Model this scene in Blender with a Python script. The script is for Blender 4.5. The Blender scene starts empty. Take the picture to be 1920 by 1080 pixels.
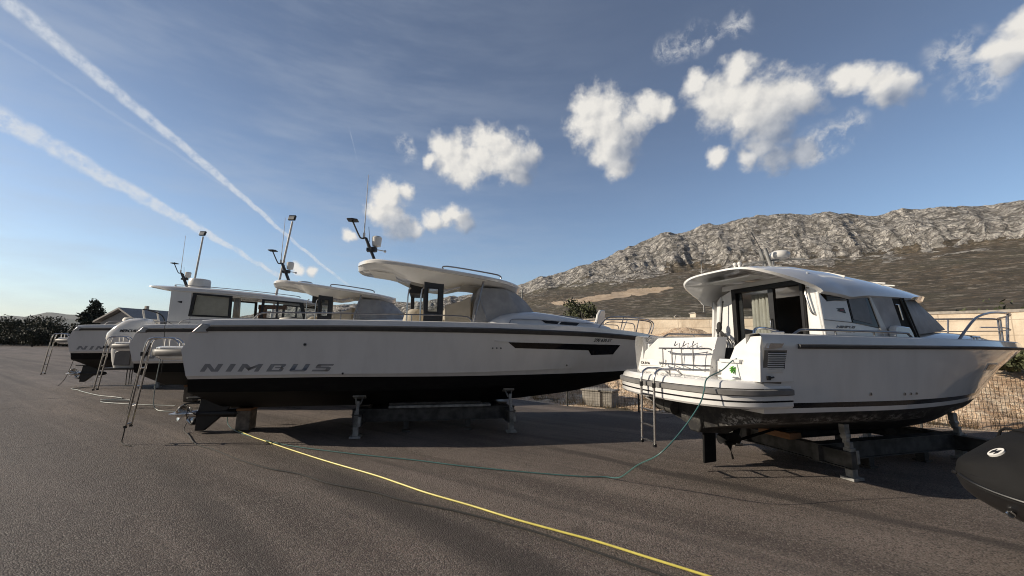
import bpy, bmesh, math, random
from mathutils import Vector, Matrix, noise
R = math.radians
random.seed(7)
scene = bpy.context.scene
col = scene.collection

# ------------------------------------------------------------------ camera
PITCH, ROLL = math.atan(105 / 740), 0.010
fwd = Vector((0, math.cos(PITCH), math.sin(PITCH)))
r0 = Vector((1, 0, 0)); u0 = r0.cross(fwd)
rr = r0 * math.cos(ROLL) + u0 * math.sin(ROLL)
uu = u0 * math.cos(ROLL) - r0 * math.sin(ROLL)
cam_d = bpy.data.cameras.new('camera'); cam = bpy.data.objects.new('camera', cam_d); col.objects.link(cam)
m = Matrix((rr, uu, -fwd)).transposed().to_4x4(); m.translation = Vector((0, 0, 1.8))
cam.matrix_world = m
cam_d.sensor_width = 36; cam_d.lens = 740 / 1920 * 36
cam_d.clip_start = 0.05; cam_d.clip_end = 40000
scene.camera = cam

# ------------------------------------------------------------------ light
SUN_EL, SUN_AZ = R(23), R(4)          # sun on the left, a little behind the camera
sd = Vector((-math.cos(SUN_AZ) * math.cos(SUN_EL), -math.sin(SUN_AZ) * math.cos(SUN_EL), math.sin(SUN_EL)))
ld = bpy.data.lights.new('sun', 'SUN'); lo = bpy.data.objects.new('sun', ld); col.objects.link(lo)
ld.energy = 4.6; ld.angle = R(0.55); ld.color = (1.0, 0.88, 0.72)
lo.rotation_euler = sd.to_track_quat('Z', 'Y').to_euler(); lo.location = (-20, -5, 20)
scene.view_settings.view_transform = 'Standard'
scene.view_settings.look = 'None'
scene.view_settings.gamma = 1
scene.view_settings.exposure = 0.22
scene.cycles.pixel_filter_type = 'BLACKMAN_HARRIS'; scene.cycles.filter_width = 1.05

# ------------------------------------------------------------------ sky
world = bpy.data.worlds.new('World'); scene.world = world; world.use_nodes = True
wt = world.node_tree; wt.nodes.clear()
def W(t, **k):
    n = wt.nodes.new(t)
    for a, b in k.items(): setattr(n, a, b)
    return n
def wl(a, b): wt.links.new(a, b)
def wm(op, a, b=None, c=None, clamp=False):
    n = W('ShaderNodeMath', operation=op, use_clamp=clamp)
    for i, v in enumerate((a, b, c)):
        if v is None: continue
        if isinstance(v, (int, float)): n.inputs[i].default_value = v
        else: wl(v, n.inputs[i])
    return n.outputs[0]
def wv(op, a, b=None, out=0):
    n = W('ShaderNodeVectorMath', operation=op)
    for i, v in enumerate((a, b)):
        if v is None: continue
        if isinstance(v, (tuple, list, Vector)): n.inputs[i].default_value = v
        else: wl(v, n.inputs[i])
    return n.outputs[out]
def wnoise(vec, scale, detail=6, rough=0.55, out='Fac'):
    n = W('ShaderNodeTexNoise'); n.inputs['Scale'].default_value = scale
    n.inputs['Detail'].default_value = detail; n.inputs['Roughness'].default_value = rough
    wl(vec, n.inputs['Vector']); return n.outputs[out]
def wramp(v, a, b, lo_=0.0, hi=1.0):
    n = W('ShaderNodeMapRange', interpolation_type='SMOOTHSTEP')
    wl(v, n.inputs[0]); n.inputs[1].default_value = a; n.inputs[2].default_value = b
    n.inputs[3].default_value = lo_; n.inputs[4].default_value = hi
    return n.outputs[0]
def wmix(f, a, b):
    n = W('ShaderNodeMix', data_type='RGBA')
    if isinstance(f, float): n.inputs[0].default_value = f
    else: wl(f, n.inputs[0])
    for i, v in ((6, a), (7, b)):
        if isinstance(v, tuple): n.inputs[i].default_value = (*v, 1)
        else: wl(v, n.inputs[i])
    return n.outputs[2]
sky = W('ShaderNodeTexSky', sky_type='NISHITA'); sky.sun_disc = False
sky.sun_elevation = SUN_EL; sky.sun_rotation = math.atan2(sd.x, sd.y)
sky.air_density = 1.0; sky.dust_density = 0.7; sky.ozone_density = 1.6; sky.altitude = 100
SKY = 0.088
DIR = W('ShaderNodeTexCoord').outputs['Generated']
# sky brightened over the mountain side and dimmed behind the camera to cut fill
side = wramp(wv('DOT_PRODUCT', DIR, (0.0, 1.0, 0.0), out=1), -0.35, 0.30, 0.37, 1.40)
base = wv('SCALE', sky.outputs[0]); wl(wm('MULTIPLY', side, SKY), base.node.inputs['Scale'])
# the photo's sky is a milder blue than a clear model sky: thin high veil over all of it
veil = wnoise(wv('MULTIPLY', DIR, (1.2, 2.0, 7.0)), 2.2, 7, 0.6)
veil2 = wnoise(wv('MULTIPLY', DIR, (3.0, 3.0, 16.0)), 1.7, 6, 0.6)
leftness = wramp(wv('DOT_PRODUCT', DIR, (-0.80, 0.6, 0.0), out=1), 0.15, 1.0)
vm = wm('MULTIPLY', wramp(wm('ADD', wm('MULTIPLY', veil, 0.6), wm('MULTIPLY', veil2, 0.4)), 0.40, 0.68), wm('MULTIPLY_ADD', leftness, 0.30, 0.02))
base = wv('MULTIPLY', base, (0.92, 1.0, 1.08))
up = W('ShaderNodeSeparateXYZ'); wl(DIR, up.inputs[0])
hi = wramp(up.outputs[2], 0.12, 0.70, 0.96, 0.56)
base = wv('SCALE', base); wl(hi, base.node.inputs['Scale'])
thin = wmix(0.16, base, (0.30, 0.34, 0.47))
c0 = wmix(vm, thin, (0.40, 0.45, 0.53))
# contrails: bands about great circles
def trail(pts, w0, w1, strength, soft):
    a, b, c = [Vector(p).normalized() for p in pts] if len(pts) == 3 else [Vector(pts[0]).normalized(), Vector(pts[1]).normalized(), Vector(pts[-1]).normalized()]
    n = a.cross(c).normalized(); t = (c - a * a.dot(c)).normalized()
    ang = a.angle(c)
    wob = wm('MULTIPLY', wm('SUBTRACT', wnoise(DIR, 26, 5, 0.65), 0.5), 0.030 * soft)
    wob2 = wm('MULTIPLY', wm('SUBTRACT', wnoise(DIR, 5, 2, 0.5), 0.5), 0.012)
    d = wm('ADD', wm('ADD', wv('DOT_PRODUCT', DIR, n, out=1), wob), wob2)
    s = wm('ARCTAN2', wv('DOT_PRODUCT', DIR, t, out=1), wv('DOT_PRODUCT', DIR, a, out=1))
    width = wramp(s, 0.0, ang, w0, w1)
    d2 = wm('ABSOLUTE', wm('DIVIDE', d, width))
    m1 = wramp(d2, 0.35, 1.0, 1.0, 0.0)
    ends = wm('MULTIPLY', wramp(s, *((-0.5, -0.2) if ang > 0.1 else (-0.01, 0.04))), wramp(s, ang - 0.03, ang + 0.05, 1.0, 0.0))
    front = wm('GREATER_THAN', wv('DOT_PRODUCT', DIR, b, out=1), 0.3)
    tex = wramp(wnoise(DIR, 46, 7, 0.72), 0.30, 0.62, 0.22, 1.0)
    return wm('MULTIPLY', wm('MULTIPLY', wm('MULTIPLY', m1, ends), wm('MULTIPLY', front, tex)), strength)
t1 = trail(((-0.7213, 0.5027, 0.4764), (-0.5774, 0.7506, 0.3213), (-0.397, 0.9065, 0.1434)), 0.0135, 0.0040, 0.72, 0.35)
t2 = trail(((-0.7657, 0.5541, 0.3265), (-0.6426, 0.7258, 0.2455), (-0.5111, 0.8467, 0.1478)), 0.019, 0.0060, 0.80, 0.75)
t3 = trail(((-0.6448, 0.6769, 0.3549), (-0.5824, 0.7645, 0.2764), (-0.5151, 0.8158, 0.2627)), 0.004, 0.003, 0.12, 0.3)
t4 = trail(((-0.363, 0.8058, 0.4678), (-0.3605, 0.8158, 0.4521), (-0.3581, 0.8251, 0.4371)), 0.0016, 0.0016, 0.3, 0.1)
tm = wm('MAXIMUM', wm('MAXIMUM', t1, t2), wm('MAXIMUM', t3, t4))
c1 = wmix(tm, c0, (0.60, 0.63, 0.67))
# cumulus: puffs at directions, broken up by noise
CL = [(-0.083,0.8935,0.4405,0.040),(-0.2857,0.892,0.3502,0.0268),(-0.2538,0.8984,0.3584,0.0185),(-0.3018,0.8945,0.3299,0.0292),(-0.3144,0.8989,0.3052,0.0292),(-0.2886,0.912,0.2914,0.0335),(-0.2632,0.9249,0.2745,0.0277),(-0.239,0.9315,0.274,0.0191),(-0.1951,0.9351,0.2958,0.0206),(-0.1658,0.9374,0.3063,0.022),(-0.1464,0.937,0.3173,0.0194),(-0.1233,0.9452,0.3024,0.0235),(-0.3784,0.8925,0.2456,0.0150),(-0.4755,0.8646,0.1623,0.012),(-0.453,0.8775,0.1576,0.010),(-0.1948,0.882,0.429,0.0146),(-0.1665,0.8731,0.4582,0.0266),(-0.1402,0.8859,0.4422,0.0418),(-0.1084,0.903,0.4157,0.0377),(-0.0691,0.8756,0.478,0.0317),(-0.039,0.8854,0.4633,0.0346),(-0.0095,0.8984,0.439,0.0401),(0.0328,0.8967,0.4413,0.03),(0.0167,0.9114,0.4112,0.0254),(0.1712,0.8277,0.5344,0.0367),(0.203,0.8372,0.5079,0.0509),(0.1685,0.8487,0.5013,0.0376),(0.2311,0.857,0.4605,0.0472),(0.2465,0.8723,0.4223,0.0312),(0.2716,0.8242,0.4969,0.0316),(0.2945,0.8011,0.5211,0.0263),(0.3272,0.796,0.5093,0.0195),(0.3807,0.7502,0.5405,0.0222),(0.4075,0.7537,0.5156,0.0323),(0.4437,0.7172,0.5373,0.0267),(0.4396,0.7478,0.4976,0.0448),(0.4748,0.7351,0.4839,0.0486),(0.5138,0.7138,0.476,0.0429),(0.5449,0.6922,0.4732,0.0341),(0.511,0.7384,0.44,0.0406),(0.4759,0.7489,0.4611,0.0356),(0.5119,0.7578,0.4046,0.0247),(0.5298,0.7584,0.3797,0.0256),(0.496,0.7771,0.3874,0.0183),(0.5687,0.7298,0.3794,0.0224),(0.5904,0.651,0.4771,0.02),(0.6104,0.6372,0.4705,0.021),(0.6364,0.6275,0.4485,0.0237),(0.6572,0.6144,0.4366,0.0214),(0.645,0.6311,0.431,0.0158),(0.4381,0.8033,0.4033,0.0171),(0.7226,0.5326,0.4408,0.0168),(0.733,0.5226,0.4354,0.0227),(0.7357,0.5024,0.4541,0.0243),(0.733,0.5355,0.4195,0.0129)]
DK = [(-0.2719,0.9261,0.2614,0.050),(0.0494,0.9153,0.3997,0.060),(0.2844,0.8523,0.439,0.060),(0.548,0.7353,0.3988,0.085),(0.6018,0.6981,0.3881,0.045),(0.6623,0.6222,0.4173,0.034),(-0.1077,0.9515,0.2882,0.0342),(0.742,0.5352,0.4037,0.03)]
CW = [(0.3120,0.7370,0.5995,0.022),(0.3347,0.7255,0.6008,0.024),(0.3576,0.7111,0.6054,0.026),(0.3857,0.6995,0.6017,0.022),(0.4235,0.6729,0.6065,0.022),(-0.2526,0.8528,0.457,0.018),(-0.244,0.866,0.4364,0.018),(0.6018,0.6981,0.3881,0.030),(0.6167,0.6755,0.4042,0.024),(0.5850,0.7150,0.3840,0.030),(0.02,0.868,0.497,0.014),(0.69,0.56,0.46,0.03),(0.72,0.56,0.41,0.03)]
def field(vec, L, k):
    acc = None
    for x, y, z, r in L:
        v = wm('MULTIPLY_ADD', wv('DISTANCE', vec, (x, y, z), out=1), -1.0 / (r * k), 1.0)
        if acc is None: acc = v
        else:
            n = W('ShaderNodeMath', operation='SMOOTH_MAX'); wl(acc, n.inputs[0]); wl(v, n.inputs[1]); n.inputs[2].default_value = 0.25
            acc = n.outputs[0]
    return acc
nz = W('ShaderNodeTexNoise'); nz.inputs['Scale'].default_value = 22; nz.inputs['Detail'].default_value = 3; wl(DIR, nz.inputs['Vector'])
warp = wv('SCALE', wv('SUBTRACT', nz.outputs['Color'], (0.5, 0.5, 0.5))); warp.node.inputs['Scale'].default_value = 0.030
DW = wv('ADD', DIR, warp)
f = field(DW, CL, 1.62)
n1 = wnoise(DIR, 24, 10, 0.62)
dens_in = wm('ADD', f, wm('MULTIPLY', wm('SUBTRACT', n1, 0.5), 1.35))
dens = wramp(dens_in, 0.03, 0.66)
SUNW = (-0.022, -0.004, 0.016)
f2 = field(wv('ADD', DW, SUNW), CL, 1.62)
s1_ = wnoise(DIR, 26, 5, 0.52)
s2_ = wnoise(wv('ADD', DIR, (-0.010, -0.003, 0.009)), 26, 5, 0.52)
dk = wramp(field(DW, DK, 1.35), 0.0, 0.8)
relief = wm('ADD', wm('MULTIPLY', wm('SUBTRACT', s1_, s2_), 0.95), wm('MULTIPLY', wm('SUBTRACT', f, f2), 0.42))
wisp = wnoise(wv('ADD', DW, (3.1, 1.7, 0.4)), 34, 8, 0.66)
wd_ = wm('MULTIPLY', wramp(field(DW, CW, 1.5), 0.0, 0.7), wramp(wisp, 0.40, 0.72))
core = wramp(dens_in, 0.0, 0.8, 0.70, 0.88)
shade = wm('ADD', wm('SUBTRACT', core, wm('MULTIPLY', dk, 0.55)), relief, clamp=True)
ccol = wmix(shade, (0.17, 0.20, 0.26), (0.74, 0.715, 0.67))
dens = wm('MULTIPLY', dens, wm('MULTIPLY_ADD', dk, -0.30, 0.98))
c2 = wmix(dens, c1, ccol)
c2 = wmix(wm('MULTIPLY', wd_, 0.75), c2, (0.60, 0.60, 0.60))
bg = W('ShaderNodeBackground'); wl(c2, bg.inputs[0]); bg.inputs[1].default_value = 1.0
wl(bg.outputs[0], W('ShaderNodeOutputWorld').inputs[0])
world.cycles.sampling_method = 'MANUAL'; world.cycles.sample_map_resolution = 512

# ------------------------------------------------------------------ helpers: names and tree
def tag(o, label, cat, group=None):
    o['label'] = label; o['category'] = cat
    if group: o['group'] = group
    return o
def thing(name, label, cat, loc=(0, 0, 0), rz=0.0, group=None):
    o = bpy.data.objects.new(name, None); col.objects.link(o)
    o.empty_display_size = 0.3; o.location = loc; o.rotation_euler = (0, 0, rz)
    return tag(o, label, cat, group)
def kids(o): return [c for c in col.objects if c.parent == o]
def copy_tree(o, parent=None):
    c = o.copy(); col.objects.link(c)
    if parent is not None:
        c.parent = parent; c.matrix_parent_inverse = o.matrix_parent_inverse.copy()
    for k in kids(o): copy_tree(k, c)
    return c

class MB:
    def __init__(s): s.v = []; s.f = []
    def add(s, vs, fs):
        b = len(s.v); s.v += [tuple(p) for p in vs]; s.f += [tuple(b + i for i in q) for q in fs]; return s
    def box(s, c, size, rot=None):
        sx, sy, sz = [d / 2 for d in size]
        vs = [Vector((x * sx, y * sy, z * sz)) for x in (-1, 1) for y in (-1, 1) for z in (-1, 1)]
        if rot is not None: vs = [rot @ p for p in vs]
        vs = [p + Vector(c) for p in vs]
        return s.add(vs, [(0, 1, 3, 2), (4, 6, 7, 5), (0, 4, 5, 1), (2, 3, 7, 6), (0, 2, 6, 4), (1, 5, 7, 3)])
    def rings(s, rings, cap0=True, cap1=True, closed=True):
        n = len(rings[0]); b = len(s.v)
        for r in rings: s.v += [tuple(p) for p in r]
        for i in range(len(rings) - 1):
            for j in range(n if closed else n - 1):
                k = (j + 1) % n
                s.f.append((b + i * n + j, b + i * n + k, b + (i + 1) * n + k, b + (i + 1) * n + j))
        if cap0: s.f.append(tuple(b + j for j in range(n))[::-1])
        if cap1: s.f.append(tuple(b + (len(rings) - 1) * n + j for j in range(n)))
        return s
    def tube(s, pts, r, n=8, smooth=0, r1=None):
        P = [Vector(p) for p in pts]
        if smooth and len(P) > 2: P = spline(P, smooth)
        rings = []; up = Vector((0, 0, 1)); prev = None
        for i, p in enumerate(P):
            t = (P[min(i + 1, len(P) - 1)] - P[max(i - 1, 0)]).normalized()
            if prev is None:
                a = t.cross(up) if abs(t.dot(up)) < 0.95 else t.cross(Vector((1, 0, 0)))
            else: a = prev - t * prev.dot(t)
            a.normalize(); b_ = t.cross(a); prev = a
            k = r if r1 is None else r + (r1 - r) * i / (len(P) - 1)
            rings.append([p + a * (k * math.cos(2 * math.pi * j / n)) + b_ * (k * math.sin(2 * math.pi * j / n)) for j in range(n)])
        return s.rings(rings)
    def cyl(s, p0, p1, r0_, r1_=None, n=20):
        return s.tube([p0, p1], r0_, n, 0, r0_ if r1_ is None else r1_)
    def ball(s, c, rad, nu=16, nv=10):
        rx, ry, rz = (rad, rad, rad) if isinstance(rad, (int, float)) else rad
        rings = []
        for i in range(nv + 1):
            a = -math.pi / 2 + math.pi * (0.02 + 0.96 * i / nv)
            rings.append([(c[0] + rx * math.cos(a) * math.cos(2 * math.pi * j / nu), c[1] + ry * math.cos(a) * math.sin(2 * math.pi * j / nu), c[2] + rz * math.sin(a)) for j in range(nu)])
        return s.rings(rings)
    def prism(s, outline, axis, a, b):
        """outline: 2D points; axis 'y' -> (x,z) extruded from y=a to b, 'z' -> (x,y), 'x' -> (y,z)"""
        def P(p, t): return {'y': (p[0], t, p[1]), 'z': (p[0], p[1], t), 'x': (t, p[0], p[1])}[axis]
        return s.rings([[P(p, a) for p in outline], [P(p, b) for p in outline]])
    def frame(s, outer, inner, axis, a, b):
        def P(p, t): return {'y': (p[0], t, p[1]), 'z': (p[0], p[1], t), 'x': (t, p[0], p[1])}[axis]
        n = len(outer); k = len(s.v)
        for t in (a, b):
            for L in (outer, inner): s.v += [P(p, t) for p in L]
        o = lambda t, l, j: k + (t * 2 + l) * n + j % n
        for j in range(n):
            s.f += [(o(0, 0, j), o(0, 0, j + 1), o(0, 1, j + 1), o(0, 1, j)), (o(1, 0, j), o(1, 1, j), o(1, 1, j + 1), o(1, 0, j + 1)),
                    (o(0, 0, j), o(1, 0, j), o(1, 0, j + 1), o(0, 0, j + 1)), (o(0, 1, j), o(0, 1, j + 1), o(1, 1, j + 1), o(1, 1, j))]
        return s
    def build(s, name, mat, parent=None, bevel=0.0, angle=35, sub=0, segs=2):
        me = bpy.data.meshes.new(name); me.from_pydata(s.v, [], s.f); me.validate()
        bm = bmesh.new(); bm.from_mesh(me); bmesh.ops.remove_doubles(bm, verts=bm.verts, dist=1e-5)
        bmesh.ops.recalc_face_normals(bm, faces=bm.faces); bm.to_mesh(me); bm.free()
        me.materials.append(mat)
        for p in me.polygons: p.use_smooth = True
        me.set_sharp_from_angle(angle=R(angle))
        o = bpy.data.objects.new(name, me); col.objects.link(o)
        if parent is not None: o.parent = parent
        if bevel:
            b = o.modifiers.new('bevel', 'BEVEL'); b.width = bevel; b.segments = segs; b.limit_method = 'ANGLE'; b.angle_limit = R(30)
        if sub:
            q = o.modifiers.new('subd', 'SUBSURF'); q.levels = sub; q.render_levels = sub
        return o

def spline(P, k):
    out = []
    for i in range(len(P) - 1):
        a, b, c, d = P[max(i - 1, 0)], P[i], P[i + 1], P[min(i + 2, len(P) - 1)]
        for j in range(k):
            t = j / k
            out.append(0.5 * ((2 * b) + (c - a) * t + (2 * a - 5 * b + 4 * c - d) * t * t + (3 * b - a - 3 * c + d) * t ** 3))
    return out + [P[-1]]
def lerp_tab(tab, u):
    if u <= tab[0][0]: return tab[0][1]
    for (a, x), (b, y) in zip(tab, tab[1:]):
        if u <= b:
            t = (u - a) / (b - a); return x + (y - x) * t
    return tab[-1][1]
def smooth_tab(tab, u):
    e = max(0.0, min(0.05, u, 1 - u))
    return (lerp_tab(tab, u - e) + 2 * lerp_tab(tab, u) + lerp_tab(tab, u + e)) / 4

# ------------------------------------------------------------------ materials
class Mat:
    def __init__(s, name, rough=0.5, metal=0.0, colr=(0.5, 0.5, 0.5), spec=0.5):
        s.m = bpy.data.materials.new(name); s.m.use_nodes = True; s.t = s.m.node_tree
        s.b = s.t.nodes['Principled BSDF']
        s.b.inputs['Base Color'].default_value = (*colr, 1); s.b.inputs['Roughness'].default_value = rough
        s.b.inputs['Metallic'].default_value = metal; s.b.inputs['Specular IOR Level'].default_value = spec
    def n(s, t, **k):
        q = s.t.nodes.new(t)
        for a, b in k.items(): setattr(q, a, b)
        return q
    def l(s, a, b): s.t.links.new(a, b)
    def co(s, scale=(1, 1, 1), rot=(0, 0, 0), kind='Object'):
        mp = s.n('ShaderNodeMapping'); mp.inputs['Scale'].default_value = scale; mp.inputs['Rotation'].default_value = rot
        if kind == 'Position': s.l(s.n('ShaderNodeNewGeometry').outputs['Position'], mp.inputs[0])
        else: s.l(s.n('ShaderNodeTexCoord').outputs[kind], mp.inputs[0])
        return mp.outputs[0]
    def noise(s, scale, vec=None, detail=5, rough=0.55, out='Fac'):
        q = s.n('ShaderNodeTexNoise'); q.inputs['Scale'].default_value = scale; q.inputs['Detail'].default_value = detail; q.inputs['Roughness'].default_value = rough
        if vec is not None: s.l(vec, q.inputs['Vector'])
        return q.outputs[out]
    def voro(s, scale, vec=None, feature='F1', out='Distance'):
        q = s.n('ShaderNodeTexVoronoi', feature=feature); q.inputs['Scale'].default_value = scale
        if vec is not None: s.l(vec, q.inputs['Vector'])
        return q.outputs[out]
    def ramp(s, v, a, b, lo_=0.0, hi=1.0):
        q = s.n('ShaderNodeMapRange', interpolation_type='SMOOTHSTEP'); s.l(v, q.inputs[0])
        for i, w in enumerate((a, b, lo_, hi)): q.inputs[i + 1].default_value = w
        return q.outputs[0]
    def mix(s, f, a, b):
        q = s.n('ShaderNodeMix', data_type='RGBA')
        if isinstance(f, (int, float)): q.inputs[0].default_value = f
        else: s.l(f, q.inputs[0])
        for i, v in ((6, a), (7, b)):
            if isinstance(v, tuple): q.inputs[i].default_value = (*v, 1)
            else: s.l(v, q.inputs[i])
        return q.outputs[2]
    def math(s, op, a, b=0.0):
        q = s.n('ShaderNodeMath', operation=op)
        for i, v in enumerate((a, b)):
            if isinstance(v, (int, float)): q.inputs[i].default_value = v
            else: s.l(v, q.inputs[i])
        return q.outputs[0]
    def color(s, v): s.l(v, s.b.inputs['Base Color']); return s
    def rough(s, v): s.l(v, s.b.inputs['Roughness']); return s
    def bump(s, h, strength=0.3, dist=0.02):
        q = s.n('ShaderNodeBump'); q.inputs['Strength'].default_value = strength; q.inputs['Distance'].default_value = dist
        s.l(h, q.inputs['Height']); s.l(q.outputs[0], s.b.inputs['Normal']); return s
def simple(name, c, rough=0.5, metal=0.0, var=0.12, scale=6.0, bump=0.0, bscale=60.0, spec=0.5):
    a = Mat(name, rough, metal, c, spec)
    p = a.co()
    a.color(a.mix(a.ramp(a.noise(scale, p), 0.3, 0.7), tuple(x * (1 - var) for x in c), tuple(min(1, x * (1 + var)) for x in c)))
    if bump: a.bump(a.noise(bscale, p, 4), bump, 0.01)
    return a.m
M = {}
a = Mat('gelcoat', 0.16, 0, (0.8, 0.8, 0.8)); p = a.co((1, 1, 0.25))
a.color(a.mix(a.ramp(a.noise(3.5, p), 0.35, 0.75), (0.74, 0.735, 0.72), (0.68, 0.675, 0.66)))
a.rough(a.ramp(a.noise(2.0, p), 0.3, 0.7, 0.07, 0.13)); a.bump(a.noise(0.8, a.co(), 2), 0.03, 0.05); a.b.inputs['Specular IOR Level'].default_value = 0.6; a.b.inputs['Coat Weight'].default_value = 0.7; a.b.inputs['Coat Roughness'].default_value = 0.03; M['gel'] = a.m
a = Mat('deck_gelcoat', 0.38, 0, (0.78, 0.77, 0.74)); p = a.co()
a.color(a.mix(a.ramp(a.noise(5, p), 0.35, 0.75), (0.72, 0.71, 0.68), (0.64, 0.63, 0.60))); M['deck'] = a.m
M['rub'] = simple('rub_strake', (0.055, 0.054, 0.054), 0.55, var=0.2)
M['rub_light'] = simple('grey_strake', (0.17, 0.165, 0.16), 0.5, var=0.12)
a = Mat('antifouling', 0.7, 0, (0.012, 0.012, 0.013), 0.2); p = a.co()
a.color(a.mix(a.ramp(a.noise(4, a.co((0.6, 1, 2.5)), 7, 0.65), 0.45, 0.8), (0.0035, 0.0035, 0.004), (0.011, 0.0105, 0.010)))
a.bump(a.noise(40, p), 0.15, 0.01); M['anti'] = a.m
a = Mat('worn_antifouling', 0.65, 0, (0.03, 0.03, 0.03)); p = a.co()
sepz = a.n('ShaderNodeSeparateXYZ'); a.l(a.n('ShaderNodeTexCoord').outputs['Object'], sepz.inputs[0])
band = a.math('MULTIPLY', a.ramp(sepz.outputs[2], 0.66, 0.78), a.ramp(sepz.outputs[2], 0.86, 0.94, 1.0, 0.0))
patch = a.math('MULTIPLY', a.ramp(a.noise(16, a.co((0.6, 0.8, 1.6)), 9, 0.75), 0.48, 0.56), a.ramp(a.noise(1.6, p, 3), 0.40, 0.55))
low = a.mix(a.ramp(a.noise(7, p, 8, 0.7), 0.42, 0.66), (0.012, 0.012, 0.013), (0.05, 0.047, 0.042))
a.color(a.mix(a.math('MULTIPLY', band, patch), low, (0.30, 0.29, 0.28)))
a.bump(a.noise(55, p), 0.3, 0.01); M['anti_worn'] = a.m
M['black'] = simple('black_plastic', (0.012, 0.012, 0.013), 0.4, var=0.3)
M['stripe'] = simple('black_boot_stripe', (0.012, 0.013, 0.016), 0.12, var=0.1)
M['frame'] = simple('dark_grey_coating', (0.028, 0.03, 0.034), 0.38, var=0.15)
M['steel'] = simple('polished_stainless', (0.62, 0.61, 0.60), 0.16, 1.0, var=0.08)
M['steel_dark'] = simple('brushed_stainless', (0.33, 0.33, 0.34), 0.32, 1.0, var=0.15)
M['white'] = simple('white_plastic', (0.68, 0.67, 0.64), 0.35, var=0.04)
M['letter'] = simple('grey_lettering', (0.25, 0.255, 0.265), 0.4, var=0.04)
M['letter_dark'] = simple('black_lettering', (0.015, 0.015, 0.016), 0.4, var=0.04)
a = Mat('dark_glass', 0.04, 0, (0.006, 0.006, 0.008), 0.6); a.b.inputs['IOR'].default_value = 1.5; M['dglass'] = a.m
a = Mat('clear_glass', 0.03, 0, (0.9, 0.95, 0.95))
tr = a.n('ShaderNodeBsdfTransparent'); tr.inputs[0].default_value = (0.90, 0.92, 0.92, 1)
gl = a.n('ShaderNodeBsdfGlossy'); gl.inputs['Roughness'].default_value = 0.02
fr = a.n('ShaderNodeFresnel'); fr.inputs[0].default_value = 1.5
mx = a.n('ShaderNodeMixShader'); gb_ = a.n('ShaderNodeNewGeometry'); a.l(a.math('MULTIPLY', fr.outputs[0], a.math('SUBTRACT', 1.0, gb_.outputs['Backfacing'])), mx.inputs[0]); a.l(tr.outputs[0], mx.inputs[1]); a.l(gl.outputs[0], mx.inputs[2])
a.l(mx.outputs[0], a.t.nodes['Material Output'].inputs[0]); M['glass'] = a.m
def cloth(name, c, scale=5.0, strength=0.35):
    a = Mat(name, 0.8, 0, c); p = a.co()
    a.color(a.mix(a.ramp(a.noise(scale, p), 0.3, 0.7), tuple(x * 0.86 for x in c), tuple(x * 1.1 for x in c)))
    w = a.n('ShaderNodeTexWave'); w.inputs['Scale'].default_value = 1.1; w.inputs['Distortion'].default_value = 9; w.inputs['Detail'].default_value = 2
    a.l(p, w.inputs['Vector'])
    a.bump(a.math('ADD', w.outputs['Fac'], a.math('MULTIPLY', a.noise(300, p, 2), 0.1)), strength, 0.03); return a.m
M['canvas'] = cloth('grey_canvas', (0.33, 0.33, 0.335))
M['canvas_lifted'] = cloth('grey_canvas_lifted', (0.47, 0.47, 0.475))  # same grey canvas, colour raised to make up for dim light on the coupe
M['canvas_light'] = cloth('beige_canvas', (0.60, 0.56, 0.48), strength=0.45)
M['curtain'] = cloth('pale_curtain', (0.66, 0.64, 0.58), strength=0.2)
for k_ in ('canvas_light', 'curtain'):
    t_ = M[k_].node_tree; b_ = t_.nodes['Principled BSDF']; tl = t_.nodes.new('ShaderNodeBsdfTranslucent'); tl.inputs[0].default_value = (0.70, 0.64, 0.54, 1)
    mx_ = t_.nodes.new('ShaderNodeMixShader'); mx_.inputs[0].default_value = 0.45
    t_.links.new(b_.outputs[0], mx_.inputs[1]); t_.links.new(tl.outputs[0], mx_.inputs[2]); t_.links.new(mx_.outputs[0], t_.nodes['Material Output'].inputs[0])
M['rib_cover'] = cloth('black_pvc_cover', (0.0065, 0.0065, 0.007), strength=0.6); M['rib_cover'].node_tree.nodes['Principled BSDF'].inputs['Specular IOR Level'].default_value = 0.3
M['cushion'] = simple('pale_upholstery', (0.70, 0.67, 0.60), 0.6, var=0.05)
a = Mat('cabin_wood', 0.4, 0, (0.2, 0.09, 0.04)); p = a.co((1, 1, 14))
a.color(a.mix(a.noise(5, p), (0.10, 0.045, 0.02), (0.24, 0.11, 0.05))); M['wood_in'] = a.m
a = Mat('timber', 0.75, 0, (0.3, 0.15, 0.07)); p = a.co((1, 9, 9))
a.color(a.mix(a.noise(6, p, 6), (0.16, 0.075, 0.03), (0.36, 0.18, 0.08))); a.bump(a.noise(9, p), 0.3, 0.01); M['timber'] = a.m
M['timber_grey'] = simple('weathered_timber', (0.20, 0.165, 0.13), 0.85, var=0.35, scale=9, bump=0.4)
M['galv'] = simple('galvanised_steel', (0.28, 0.28, 0.27), 0.6, 0.35, var=0.35, scale=8, bump=0.15)
M['stand'] = simple('dark_painted_steel', (0.062, 0.060, 0.056), 0.65, 0.2, var=0.5, scale=7, bump=0.25)
M['conc'] = simple('concrete', (0.30, 0.28, 0.25), 0.9, var=0.25, scale=4, bump=0.4)
M['rope'] = simple('dark_rope', (0.02, 0.02, 0.02), 0.8)
M['hose_y'] = simple('yellow_hose', (0.55, 0.48, 0.10), 0.42, var=0.1)
M['hose_g'] = simple('teal_hose', (0.05, 0.13, 0.125), 0.4, var=0.1)
M['hose_w'] = simple('pale_hose', (0.22, 0.25, 0.24), 0.45, var=0.1)
M['blue'] = simple('blue_plastic', (0.05, 0.16, 0.42), 0.4)
M['green'] = simple('green_plastic', (0.16, 0.55, 0.06), 0.4)
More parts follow.
